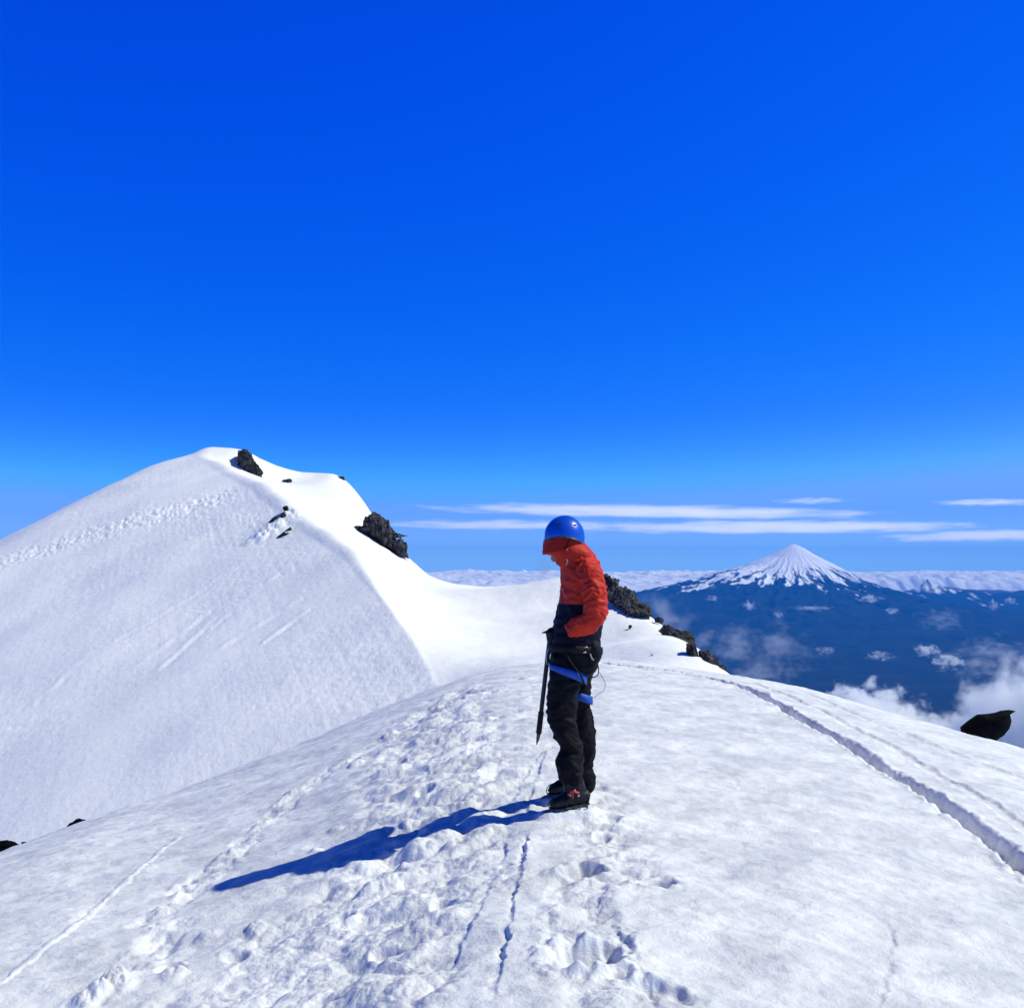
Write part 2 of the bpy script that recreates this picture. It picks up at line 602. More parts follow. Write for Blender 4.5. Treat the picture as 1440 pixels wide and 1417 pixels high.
def peak_z(X, Y):
    uc = np.interp(Y, _cd[:, 0], _cd[:, 1])
    wd = np.interp(Y, [42, 65, 80, 100, 140], [0.2, 0.4, 1.8, 1.8, 1.8])
    t = sstep(-wd, wd, (X / Y - uc) * Y)
    # rounded join: stay on the lower of the two fields near the crest
    return fL(X, Y) * (1 - t) + fR(X, Y) * t, t


def seg_mask(X, Y, a, b, w):
    """soft stripe between two points given as (px, py, depth)"""
    A, B = P(a[0], a[1], face_d(a[0], a[1]))[:2], P(b[0], b[1], face_d(b[0], b[1]))[:2]
    d, sd, arc = polydist(X, Y, [A, B])
    return np.exp(-(d / w) ** 2), sd * d


def build_peak():
    phi = np.radians(np.arange(-37.0, 18.0, 0.055))
    r = [30.0]
    while r[-1] < 215:
        r.append(r[-1] * 1.0034)
    r = np.array(r)
    RR, PP = np.meshgrid(r, phi, indexing='ij')
    X, Y = (RR * np.sin(PP)).ravel(), (RR * np.cos(PP)).ravel()
    Z, t = peak_z(X, Y)
    D = 0.35 * fbm2(X * 0.05, Y * 0.05, 3, 201)
    # small sun cups drawn out down the slope on the shaded face
    lf = 1 - t
    a = X * 0.94 + Y * 0.34
    b = -X * 0.34 + Y * 0.94
    cup = (billow2(a * 0.8, b * 1.5, 4, 211, 0.62) - 0.45) * (0.75 + 0.6 * perlin2(X * 0.07, Y * 0.07, 218)) + 0.5 * perlin2(a * 0.06, b * 0.22, 219)
    D += lf * 0.048 * cup + (1 - lf) * 0.05 * fbm2(X * 0.35, Y * 0.35, 3, 215)
    m1, s1 = seg_mask(X, Y, (-40, 812, 120), (300, 700, 130), 3.2)
    m2, s2 = seg_mask(X, Y, (230, 720, 128), (390, 735, 118), 5.0)
    rough = np.clip(m1 + 0.35 * m2, 0, 1) * lf
    D += rough * 0.115 * (ridge2(a * 1.05, b * 0.8, 3, 221, 0.6) - 0.9)
    # slanting runnels
    for (p0, p1, w, am) in [((200, 935, 84), (290, 862, 96), 0.42, 0.075), ((228, 938, 84), (300, 872, 95), 0.35, 0.06), ((40, 1000, 76), (180, 880, 94), 0.45, 0.012),
                            ((320, 905, 86), (420, 845, 95), 0.4, 0.07), ((375, 900, 86), (430, 860, 92), 0.3, 0.08), ((60, 985, 78), (110, 940, 84), 0.35, 0.015),
                            ((170, 900, 92), (330, 800, 105), 0.4, 0.05), ((300, 880, 92), (390, 810, 102), 0.35, 0.05)]:
        m, s = seg_mask(X, Y, p0, p1, w)
        D += lf * am * np.clip(0.6 + 1.3 * perlin2(X * 0.5, Y * 0.5, 240), 0, 2) * (np.exp(-((s - w) / w) ** 2) - np.exp(-((s + w) / w) ** 2)) * np.sqrt(m)
    # snow banked up under the small rocks of the face
    m, s = seg_mask(X, Y, (372, 752, 113), (408, 722, 116), 1.4)
    D += m * 0.5 * (0.4 + billow2(X * 0.7, Y * 0.7, 3, 231))
    V = np.stack([X, Y, Z + D], 1)
    return mesh_np('snow_peak', V, grid_faces(len(r), len(phi))[:, ::-1], snow_mat('peak_snow', False))


structure(build_peak())


def on_peak(px, py, lo, hi):
    """depth at which a ray meets the peak"""
    u, s = ray(px, py)
    yy = np.linspace(lo, hi, 3000)
    z, _ = peak_z(u * yy, yy)
    k = np.argmax(z >= s * yy)
    return yy[k] if z[k] >= s * yy[k] else yy[np.argmin(np.abs(z - s * yy))]


# ================================================================== ROCKS
ROCK = surf_mat('lava_rock', (0.018, 0.017, 0.020), (0.105, 0.10, 0.105), rough=0.85, spec=0.2, nscale=1.6, bump=0.9, bscale=4.0, bdist=0.25)
ROCK_NEAR = surf_mat('dark_wet_rock', (0.002, 0.002, 0.003), (0.005, 0.005, 0.007), rough=0.9, spec=0.06, nscale=7, bump=0.8, bscale=18, bdist=0.03)


def pillow(outline, center, d, depth, seed, rings=44, segs=200, crag=0.30, cell=4.2, vert=0.4, box=(0.75, 0.8), conf=None, cf=0.18):
    """solid boulder whose outline is a star-shaped polygon of pixels at distance d; depth is its half thickness in metres"""
    o = np.array(outline, float)
    c = np.array(center, float)
    v = o - c
    ang = np.arctan2(v[:, 1], v[:, 0])
    i = np.argsort(ang)
    ang, rad = ang[i], np.linalg.norm(v, axis=1)[i]
    th = np.linspace(-math.pi, math.pi, segs, endpoint=False)
    # radius along straight polygon edges
    xs = np.concatenate([v[i, 0], v[i, 0][:1]])
    ys = np.concatenate([v[i, 1], v[i, 1][:1]])
    R = np.zeros(segs)
    for k, t in enumerate(th):
        dx, dy = math.cos(t), math.sin(t)
        best = 0
        for j in range(len(v)):
            ax, ay, bx, by = xs[j], ys[j], xs[j + 1], ys[j + 1]
            den = dx * (by - ay) - dy * (bx - ax)
            if abs(den) < 1e-9:
                continue
            rr = (ax * (by - ay) - ay * (bx - ax)) / den
            w = (ax * dy - ay * dx) / (dy * (ax - bx) - dx * (ay - by)) if abs(dy * (ax - bx) - dx * (ay - by)) > 1e-9 else -1
            if rr > 0 and -1e-6 <= w <= 1 + 1e-6:
                best = max(best, rr)
        R[k] = best or rad[np.argmin(np.abs(ang - t))]
    a = np.linspace(0, math.pi, rings)
    V = []

    def dd(py):
        if conf is None:
            return d
        (ya, da), (yb, db) = conf
        return d + cf * ((da + db) / 2 - d + (db - da) * (min(max((py - ya) / (yb - ya), 0), 1) - 0.5))
    for q in a:
        rr = math.sin(q) ** box[0]
        for k, t in enumerate(th):
            px, py = c[0] + R[k] * rr * math.cos(t), c[1] + R[k] * rr * math.sin(t)
            V.append(P(px, py, dd(py) - depth * math.copysign(abs(math.cos(q)) ** box[1], math.cos(q))))
    V = np.array(V)
    C0 = P(c[0], c[1], dd(c[1]))
    size = np.median(R) * d / F
    n = V - C0
    ln = np.linalg.norm(n, axis=1)[:, None]
    n = n / np.maximum(ln, 1e-6)
    q = (V / size) * np.array([1, 1, vert])
    val, f1, f2 = worley3(q * cell * 0.55, seed)
    val2, g1, g2 = worley3(q * cell * 1.3 + 5, seed + 3)
    dis = (val - 0.6) * 0.9 + (val2 - 0.6) * 0.45 - 0.5 * np.exp(-((f2 - f1) / 0.10)) - 0.25 * np.exp(-((g2 - g1) / 0.10)) + 0.35 * fbm3(q * 3.0, 3, seed + 9)
    V = V + n * (dis * crag * size)[:, None] * np.minimum(ln / size, 1)
    fs = []
    for r in range(rings - 1):
        for k in range(segs):
            k2 = (k + 1) % segs
            fs.append((r * segs + k, r * segs + k2, (r + 1) * segs + k2, (r + 1) * segs + k))
    return V, np.array(fs)


def slope(px, py0, py1, lo, hi):
    """depths of the snow under a rock, at its lower and upper end"""
    return (py0, on_peak(px, py0, lo, hi)), (py1, on_peak(px, py1, lo, hi))


def rock(name, lumps, mat, label, group=None, kw={}, conf=None):
    Vs, Fs, off = [], [], 0
    for L in lumps:
        V, f = pillow(*L, **{**kw, **(dict(conf=conf) if conf else {})})
        Vs.append(V)
        Fs.append(f + off)
        off += len(V)
    o = mesh_np(name, np.concatenate(Vs), np.concatenate(Fs)[:, ::-1], mat, smooth=False)
    # put the origin at the rock itself
    me = o.data
    V = np.concatenate(Vs)
    base = np.array([V[:, 0].mean(), V[:, 1].mean(), V[:, 2].min()])
    me.vertices.foreach_set('co', (V - base).astype(np.float32).ravel())
    o.location = base
    tag(o, label, 'rock', group)
    return o


def oval(cx, cy, rx, ry, n=12, seed=0):
    r = random.Random(seed)
    return [(cx + rx * math.cos(t) * (1 + r.uniform(-.25, .2)), cy + ry * math.sin(t) * (1 + r.uniform(-.25, .2))) for t in [2 * math.pi * k / n for k in range(n)]]


G1 = 'rocks on the snowy peak'
RA = on_peak(356, 664, 110, 160) - 0.9
print('RA', RA)
rock('rock_cliff', [([(334, 634), (341, 631), (348, 634), (354, 637), (358, 647), (364, 656), (370, 664), (370, 678), (358, 674), (345, 668), (334, 664), (333, 650)], (350, 654), RA + .8, 1.6, 1),
                    (oval(344, 645, 9, 13, 10, 1), (344, 645), RA + .2, 1.5, 2), (oval(361, 665, 8, 12, 10, 2), (361, 665), RA + .2, 1.3, 3)], ROCK,
     'dark craggy cliff just right of the snowy summit point', G1)
rock('boulder', [(oval(405, 676, 7, 3, 10, 3), (405, 676), on_peak(405, 678, 90, 155), 0.6, 4)], ROCK,
     'tiny dark rock poking out of the skyline snow between summit cliff and shoulder', G1)
rock('boulder', [([(473, 670), (484, 670), (485, 677), (484, 683), (479, 679), (473, 675)], (480, 675), 149, 0.8, 6)], ROCK,
     'small square dark rock at the right end of the flat snow shoulder', G1)
rock('boulder', [([(378, 733), (386, 726), (393, 725), (393, 731), (384, 735), (380, 736)], (386, 730), on_peak(386, 731, 70, 135) - 0.3, 0.7, 7)], ROCK,
     'left of two broken dark rocks half buried in the shaded snow face', G1)
rock('boulder', [([(394, 724), (399, 719), (404, 724), (403, 729), (395, 729)], (399, 725), on_peak(399, 726, 70, 135) - 0.3, 0.7, 8),
                 (oval(402, 715, 4, 5, 8, 5), (402, 715), on_peak(402, 718, 70, 138) - 0.2, 0.7, 9)], ROCK,
     'right of two broken dark rocks half buried in the shaded snow face', G1)
rock('rock_slab', [([(389, 755), (400, 748), (409, 740), (410, 743), (402, 751), (392, 757)], (400, 748), on_peak(400, 749, 70, 135) - 0.2, 0.5, 10)], ROCK,
     'thin slanting rock slab below the half buried rock on the shaded face', G1)
dc = on_peak(535, 768, 80, 150) + 0.9
rock('crag', [([(508, 748), (513, 731), (522, 720), (532, 722), (540, 729), (547, 731), (549, 745), (556, 757), (566, 752), (574, 753), (572, 768), (575, 786), (560, 780), (545, 772), (528, 758)], (545, 757), dc + 1.0, 2.4, 11),
              (oval(525, 737, 14, 15, 12, 6), (525, 737), dc + .4, 2.0, 12), (oval(541, 752, 12, 18, 12, 7), (541, 752), dc, 2.0, 13), (oval(563, 771, 12, 14, 12, 8), (563, 771), dc, 1.8, 14), (oval(515, 744, 9, 7, 12, 18), (515, 744), dc, 1.2, 19)], ROCK,
     'large jagged black crag on the right skyline of the snowy peak', G1)
rock('boulder', [(oval(503, 743, 6, 5, 10, 9), (503, 743), on_peak(503, 745, 80, 150) - 0.2, 0.7, 15)], ROCK,
     'small dark boulder in snow just left of the large jagged crag', G1)
G2 = 'rocks along the saddle ridge'
def rb(px, py):
    return on_peak(px, py, 38, 95)


RB = rb(880, 860) + 1.2
print('RB', RB, rb(855, 838), rb(905, 866), 'mid', rb(942, 897), rb(955, 908), rb(974, 930), 'low', rb(995, 943), rb(1010, 946))


rock('rock_band', [([(838, 818), (852, 806), (862, 813), (870, 816), (870, 826), (877, 828), (874, 842), (860, 842), (846, 838)], (857, 824), RB + .6, 1.0, 21),
                   ([(846, 832), (868, 824), (884, 828), (893, 833), (897, 846), (895, 866), (880, 866), (866, 852), (850, 842)], (875, 846), RB - .4, 1.0, 22),
                   ([(876, 850), (896, 844), (909, 849), (917, 857), (918, 868), (905, 867), (894, 869), (882, 864)], (898, 857), RB - 1.3, 1.0, 23),
                   (oval(862, 838, 15, 9, 12, 31), (862, 838), RB - .2, .8, 27), (oval(888, 850, 16, 12, 12, 32), (888, 850), RB - 1.2, .8, 28)], ROCK,
     'long black rock band on the ridge right behind the hiker in red', G2, conf=slope(880, 862, 842, 38, 95))
rock('boulder', [(oval(927, 872, 7, 5, 10, 10), (927, 872), rb(927, 877) - .1, 0.4, 24)], ROCK,
     'small black rock on the ridge line between the two long rock bands', G2)
rock('rock_band', [([(926, 887), (934, 878), (945, 879), (953, 886), (967, 887), (974, 895), (977, 908), (981, 916), (978, 920), (966, 917), (950, 907), (936, 896)], (954, 897), rb(950, 903) + .9, 0.8, 25),
                   (oval(942, 889, 15, 9, 12, 11), (942, 889), rb(950, 903) + .8, 0.6, 26), (oval(963, 900, 14, 11, 12, 33), (963, 900), rb(950, 903) + .5, 0.6, 29)], ROCK,
     'black rock band halfway down the saddle ridge, snow patches along its top', G2, conf=slope(955, 908, 893, 38, 95))
rock('boulder', [([(964, 903), (979, 909), (983, 925), (982, 931), (970, 931), (966, 918)], (974, 918), rb(974, 930) + .2, 0.6, 27)], ROCK,
     'upright black rock under the lower end of the middle ridge band', G2)
rock('crag', [([(982, 915), (990, 914), (997, 912), (1001, 920), (1010, 925), (1012, 933), (1022, 939), (1027, 950), (1010, 956), (995, 952), (985, 936)], (1000, 933), 46.5, 0.9, 28),
              (oval(997, 933, 13, 15, 10, 12), (997, 933), 46.0, 0.8, 29), (oval(1014, 944, 10, 9, 10, 14), (1014, 944), 46.0, 0.7, 39)], ROCK,
     'lowest black crag at the foot of the saddle ridge above the snow dome', G2)
rock('rock_slab', [([(915, 918), (921, 923), (928, 931), (925, 932), (918, 925)], (921, 925), on_peak(921, 926, 42, 66) - 0.05, 0.12, 30)], ROCK,
     'thin dark slab sticking out of bright snow above the dome edge', G2)
rock('boulder', [(oval(886, 881, 2.5, 3, 8, 2), (886, 881), on_peak(886, 882, 45, 72) - 0.05, 0.12, 32)], ROCK,
     'single tiny dark stone in the bright snow below the long rock band', G2)
# nearer rocks at the edges of the dome
rock('beaked_rock', [([(1350, 1022), (1361, 1013), (1374, 1004), (1390, 1003), (1399, 1001.5), (1408, 998.5), (1419, 997.5), (1429, 999.5), (1420.5, 1004.5), (1423, 1013), (1420, 1024), (1412, 1034), (1403, 1040), (1398, 1052), (1375, 1050), (1352, 1035)], (1400, 1016), 16.5, 0.24, 41)],
     ROCK_NEAR, 'black rock with a beak-like tip behind the right edge of the snow dome', None, dict(crag=0.015, cell=2.0, rings=61, segs=360, box=(0.9, 1.0)))
rock('boulder', [([(88, 1168), (98, 1157), (111, 1150), (121, 1152), (126, 1159), (112, 1176), (95, 1178)], (108, 1162), 11.6, 0.16, 42)],
     ROCK_NEAR, 'low flat black rock on the left edge of the snow dome', None, dict(crag=0.12))
rock('boulder', [([(-20, 1190), (-5, 1183), (10, 1180), (22, 1184), (33, 1190), (22, 1204), (0, 1210), (-18, 1210)], (5, 1193), 11.3, 0.2, 43)],
     ROCK_NEAR, 'dark rock cut off by the left border, at the dome edge', None, dict(crag=0.12))
rock('boulder', [(oval(35, 1185.5, 5.5, 3, 9, 3), (35, 1184.5), 12.2, 0.06, 44)],
     ROCK_NEAR, 'very small black stone beside the dark rock at the left border', None, dict(crag=0.12))

# ================================================================== FAR COUNTRY
VX, VY = 8570.0, 30000.0


def volcano_z(X, Y):
    dx, dy = X - VX, Y - VY
    th = np.arctan2(dy, dx)
    r = np.hypot(dx, dy)
    wl = 0.5 - 0.5 * np.cos(th)          # 1 on the left flank, 0 on the right
    rr = np.hypot(r, 90.0) - 90.0
    zr = np.interp(rr, [0, 250, 700, 1250, 1900, 2600, 3600, 6000, 10000, 15000], [694, 560, 275, -20, -390, -705, -960, -1330, -1700, -1880])
    zl = np.interp(rr, [0, 250, 700, 1400, 2450, 3000, 4200, 6000, 10000, 15000], [694, 555, 320, 25, -250, -430, -720, -1100, -1650, -1880])
    z = zr * (1 - wl) + zl * wl
    # ribs and gullies that fan out from the summit
    amp = np.interp(r, [0, 300, 1200, 2500, 5000, 12000], [0, 3, 18, 95, 95, 20])
    jit = 0.9 * perlin2(X / 1100.0, Y / 1100.0, 3) + 0.3 * perlin2(X / 300.0, Y / 300.0, 4)
    rib = ridge2(np.cos(th) * 6.5 + jit, np.sin(th) * 6.5 + r / 5200.0, 3, 401, 0.48) - 1.0
    return z + amp * rib + np.interp(r, [0, 1500, 6000], [0, 25, 70]) * fbm2(X / 900.0, Y / 900.0, 4, 405), rib, r, th


def country_z(X, Y):
    z = -1900 + 90 * fbm2(X / 6000.0, Y / 6000.0, 5, 411) + 60 * np.clip(ridge2(X / 3000.0, Y / 3000.0, 4, 415) - 0.7, 0, 2)
    u = X / Y
    # ranges that close the horizon on the right of the volcano
    rg = np.exp(-((Y - 36000 - 1200 * np.sin(u * 9)) / 3200.0) ** 2) * sstep(0.22, 0.33, u)
    z = z + rg * (910 + 120 * ridge2(X / 4200.0, Y / 4200.0, 5, 421, 0.55))
    rg2 = np.exp(-((Y - 25000 - 9000 * (u - 0.4)) / 3500.0) ** 2) * sstep(0.33, 0.5, u)
    z = z + rg2 * (330 + 190 * ridge2(X / 4200.0, Y / 4200.0, 5, 431, 0.55))
    # the small snow-tipped peak
    px_, py_ = 0.4215 * 34500, 34500
    d = np.hypot((X - px_) / 1.25, Y - py_)
    z = z + np.interp(d, [0, 180, 480, 850, 1700], [400, 250, 90, 25, 0]) * (1 + 0.35 * ridge2(X / 500.0, Y / 500.0, 3, 441) - 0.3)
    return z


def far_mat():
    m, nt, out = new_mat('forest_and_snow')
    b = N(nt, 'ShaderNodeBsdfPrincipled')
    b.inputs['Roughness'].default_value = 0.9
    b.inputs['Specular IOR Level'].default_value = 0.1
    at = N(nt, 'ShaderNodeAttribute', attribute_name='snow_cover')
    tc = N(nt, 'ShaderNodeTexCoord')
    no = N(nt, 'ShaderNodeTexNoise')
    no.inputs['Scale'].default_value = 0.0012
    no.inputs['Detail'].default_value = 7
    nt.links.new(tc.outputs['Object'], no.inputs['Vector'])
    rp = N(nt, 'ShaderNodeValToRGB')
    rp.color_ramp.elements[0].position, rp.color_ramp.elements[1].position = 0.4, 0.68
    rp.color_ramp.elements[0].color = (0.005, 0.012, 0.015, 1)
    rp.color_ramp.elements[1].color = (0.016, 0.024, 0.024, 1)
    nt.links.new(no.outputs['Fac'], rp.inputs[0])
    mx = N(nt, 'ShaderNodeMixRGB')
    mx.inputs[2].default_value = (0.95, 0.95, 0.95, 1)
    nt.links.new(at.outputs['Fac'], mx.inputs[0])
    nt.links.new(rp.outputs[0], mx.inputs[1])
    nt.links.new(mx.outputs[0], b.inputs['Base Color'])
    nt.links.new(b.outputs[0], out.inputs['Surface'])
    return m


FARM = far_mat()


def far_mesh(name, X, Y, Z, snow, nr, nc, flip=True):
    f = grid_faces(nr, nc)
    o = mesh_np(name, np.stack([X, Y, Z], 1), f[:, ::-1] if flip else f, FARM)
    a = o.data.attributes.new('snow_cover', 'FLOAT', 'POINT')
    a.data.foreach_set('value', snow.astype(np.float32))
    return o


def build_far():
    # lowland sheet
    u = np.linspace(-0.9, 0.95, 620)
    y = np.concatenate([np.linspace(2500, 20000, 120), np.linspace(20100, 40000, 230)])
    YY, UU = np.meshgrid(y, u, indexing='ij')
    Y, X = YY.ravel(), (UU * YY).ravel()
    Z = country_z(X, Y)
    px_, py_ = 0.4215 * 34500, 34500
    d = np.hypot((X - px_) / 1.25, Y - py_)
    sn = sstep(-0.1, 0.25, 0.75 * np.exp(-(d / 700) ** 2) - 0.52 + 1.0 * perlin2(X / 190.0, Y / 700.0, 7)) * (d < 2600)
    hi = 0.12 * sstep(-880, -800, Z + 70 * perlin2(X / 700.0, Y / 700.0, 8)) * 0.8 * (Y > 30000)
    structure(far_mesh('ground', X, Y, Z, np.clip(sn + hi, 0, 1), len(y), len(u)))
    # volcano
    rr = np.concatenate([np.linspace(0, 4200, 190), np.linspace(4260, 14500, 90)])
    th = np.linspace(-math.pi, math.pi, 760)
    RR, TT = np.meshgrid(rr, th, indexing='ij')
    X, Y = (VX + RR * np.cos(TT)).ravel(), (VY + RR * np.sin(TT)).ravel()
    Z, rib, r, t = volcano_z(X, Y)
    wl = 0.5 - 0.5 * np.cos(t)
    warp = 0.35 * perlin2(X / 420.0, Y / 420.0, 6)
    streak = perlin2(t * 5.0 + warp, r / 2600.0, 451) + 0.7 * perlin2(t * 17.0 + warp * 2, r / 1100.0, 452) + 0.4 * perlin2(t * 38.0 + warp * 3, r / 500.0, 453)
    line = -430 + 330 * streak - 30 * wl
    old = np.clip(perlin2(X / 520.0, Y / 300.0, 461) - 0.1, 0, 1) * wl * sstep(900, 1700, r) * 900   # bare lava on the left shoulder
    bare = sstep(0.18, 0.30, perlin2(t * 15.0 + 0.6 * perlin2(X / 350.0, Y / 350.0, 16), r / 900.0, 471)) * sstep(150, -250, Z) * 0.9
    sn = sstep(-45, 45, Z - line - old) * (1 - bare)
    structure(far_mesh('volcano', X, Y, Z, sn, len(rr), len(th), flip=False))


build_far()


# ------------------------------------------------------------------ clouds
def cloud_mat(name, k, nscale, stretch=(1, 1, 1), off=0.3, fall=0.8, amp=2.4, soft=0.25, aniso=0.25, col=(1, 1, 1), rough=0.6):
    """density of a cloud inside its own body: noise eroded towards the rim; object space runs -1..1"""
    m, nt, out = new_mat(name)
    L = nt.links.new
    tc = N(nt, 'ShaderNodeTexCoord')
    mp = N(nt, 'ShaderNodeMapping')
    mp.inputs['Scale'].default_value = stretch
    mp.inputs['Location'].default_value = (random.uniform(0, 50), random.uniform(0, 50), random.uniform(0, 50))
    L(tc.outputs['Object'], mp.inputs[0])
    no = N(nt, 'ShaderNodeTexNoise')
    no.inputs['Scale'].default_value = nscale
    no.inputs['Detail'].default_value = 6
    no.inputs['Roughness'].default_value = rough
    L(mp.outputs[0], no.inputs['Vector'])
    ln = N(nt, 'ShaderNodeVectorMath', operation='LENGTH')
    L(tc.outputs['Object'], ln.inputs[0])
    sq = N(nt, 'ShaderNodeMath', operation='POWER')
    L(ln.outputs['Value'], sq.inputs[0])
    sq.inputs[1].default_value = 2.0
    # (noise - .5) * amp + off - fall * r^2
    a = N(nt, 'ShaderNodeMath', operation='MULTIPLY_ADD')
    L(sq.outputs[0], a.inputs[0])
    a.inputs[1].default_value = -fall
    a.inputs[2].default_value = off - 0.5 * amp
    s = N(nt, 'ShaderNodeMath', operation='MULTIPLY_ADD')
    L(no.outputs['Fac'], s.inputs[0])
    s.inputs[1].default_value = amp
    L(a.outputs[0], s.inputs[2])
    mr = N(nt, 'ShaderNodeMapRange', interpolation_type='SMOOTHSTEP')
    mr.inputs['From Min'].default_value = 0.0
    mr.inputs['From Max'].default_value = soft
    mr.inputs['To Min'].default_value = 0.0
    mr.inputs['To Max'].default_value = k
    L(s.outputs[0], mr.inputs['Value'])
    v = N(nt, 'ShaderNodeVolumePrincipled')
    v.inputs['Color'].default_value = (*col, 1)
    v.inputs['Anisotropy'].default_value = aniso
    L(mr.outputs[0], v.inputs['Density'])
    L(v.outputs[0], out.inputs['Volume'])
    return m


def cloud(px, py, d, rx, ry, rdepth, tau, label, name='cloud', group=None, tilt=0.0, **kw):
    """a cloud body round pixel (px,py) at distance d; rx, ry in pixels, rdepth in metres; tau = optical depth through its middle"""
    s = d / F
    m = cloud_mat(name + '_vapour', tau / rdepth, **kw)
    bm = bmesh.new()
    bmesh.ops.create_icosphere(bm, subdivisions=4, radius=1.0)
    V = np.array([v.co[:] for v in bm.verts])
    k = 1 + 0.10 * perlin3(V * 2.2, int(px))
    for v, kk in zip(bm.verts, k):
        v.co *= kk
    me = bpy.data.meshes.new(name)
    bm.to_mesh(me)
    bm.free()
    me.materials.append(m)
    o = bpy.data.objects.new(name, me)
    link(o)
    o.location = P(px, py, d)
    o.scale = (rx * s, rdepth, ry * s)
    o.rotation_euler = (0, tilt, 0)
    tag(o, label, 'cloud', group)
    return o


CLOUDS = True
if CLOUDS:
    GS = 'thin streak clouds high in the sky'
    st = dict(name='streak_cloud', group=GS, rough=0.55, fall=0.75, amp=1.6, soft=0.7)
    cloud(922, 719, 76000, 400, 10.5, 7000, 3.2, 'long thin upper streak cloud running above the helmet to the volcano', tilt=0.016, nscale=1.5, stretch=(4, 2, 1.0), off=0.55, **st)
    cloud(720, 738, 74000, 310, 9, 6000, 2.7, 'faint lower streak cloud passing behind the blue helmet', tilt=0.008, nscale=1.6, stretch=(4, 2, 1), off=0.42, **st)
    cloud(1100, 741, 74000, 350, 11.5, 7000, 3.4, 'bright lower streak cloud directly above the volcano summit', tilt=-0.004, nscale=1.6, stretch=(4, 2, 1), off=0.52, **st)
    cloud(1390, 753, 73000, 190, 11.5, 6000, 3.4, 'pale streak cloud at the right border, lowest of the streaks', tilt=-0.02, nscale=1.6, stretch=(3, 2, 1), off=0.48, **st)
    cloud(1140, 704, 78000, 80, 5, 4000, 1.6, 'very faint short streak above the long upper streak cloud', tilt=0.0, nscale=1.8, stretch=(3, 2, 1), off=0.40, **st)
    cloud(1390, 706, 78000, 110, 6, 4000, 2.2, 'faint short streak cloud high at the right border', tilt=0.0, nscale=1.8, stretch=(3, 2, 1), off=0.42, **st)
    GV = 'clouds drifting in the valley'
    vc = dict(group=GV)
    cloud(1466, 1050, 1300, 135, 140, 120, 5.0, 'big bright cloud bank rising at the right border behind the beaked rock', name='cloud_bank', nscale=2.2, off=0.56, soft=0.4, **vc)
    cloud(1215, 1015, 1500, 120, 68, 80, 7.0, 'bright puffy cloud bank along the right edge of the snow dome', name='cloud_bank', nscale=3.0, stretch=(1.6, 1, 1), off=0.38, soft=0.3, **vc)
    cloud(1350, 1056, 1400, 125, 70, 85, 5.0, 'low cloud between the beaked rock and the puffy bank', name='cloud_bank', nscale=2.6, off=0.40, soft=0.3, **vc)
    cloud(1050, 925, 1900, 118, 80, 90, 1.5, 'torn translucent cloud right of the lowest black crag', name='cloud_wisp', nscale=2.6, amp=3.6, off=0.12, fall=0.6, soft=0.7, rough=0.68, **vc)
    cloud(925, 872, 2200, 75, 62, 90, 1.2, 'thin mist hanging behind the long rock band on the ridge', name='cloud_wisp', nscale=1.8, off=0.3, soft=0.8, **vc)
    cloud(1405, 935, 1700, 100, 52, 90, 1.4, 'thin ragged cloud above the big bank at right', name='cloud_wisp', nscale=2.8, amp=3.4, off=0.1, fall=0.6, soft=0.6, rough=0.68, **vc)
    GF = 'small fair-weather clouds over the lowland'
    sm = dict(group=GF, name='small_cloud')
    for (px, py, d, rx, ry, tau, lab) in [
            (1304, 915, 13000, 21, 9, 6, 'small bright cloud over the dark lowland, left of a close pair'),
            (1332, 930, 12500, 25, 11, 6, 'small bright cloud over the dark lowland, right of a close pair'),
            (1237, 922, 13000, 20, 7, 2.2, 'small faint cloud left of the close pair over the lowland'),
            (1054, 852, 24000, 9, 7, 6, 'round little cloud on the lower left flank of the volcano'),
            (1002, 841, 25000, 12, 4, 2.5, 'flat little cloud near the left foot of the volcano'),
            (1095, 864, 22000, 9, 5, 2.2, 'small cloud below the round one under the volcano'),
            (1142, 855, 24000, 30, 4.5, 2.2, 'long flat cloud across the foot of the volcano'),
            (1224, 843, 26000, 22, 7, 5, 'bright ragged cloud at the right foot of the volcano'),
            (1254, 859, 23000, 10, 5, 3.5, 'small cloud just below the ragged one right of the volcano'),
            (1161, 915, 14000, 17, 7, 1.2, 'faint wisp of cloud below the volcano in mid lowland'),
            (1397, 851, 24000, 7, 8, 3, 'small upright cloud below the right-hand hills'),
            (1420, 844, 25000, 9, 5, 2.5, 'small cloud near the right border below the hills'),
            (1322, 872, 20000, 40, 16, 0.7, 'faint wispy veil over the lowland below the small snowy peak'),
            (1385, 912, 15000, 46, 13, 0.6, 'faint veil over the lowland above the big cloud bank')]:
        cloud(px, py, d, rx * 1.35, ry * 1.5, rx * 0.8 * d / F, tau, lab, nscale=1.7, stretch=(1.5, 1.5, 1.2), off=0.2, amp=3.4, fall=0.8, soft=0.5, rough=0.66, **sm)


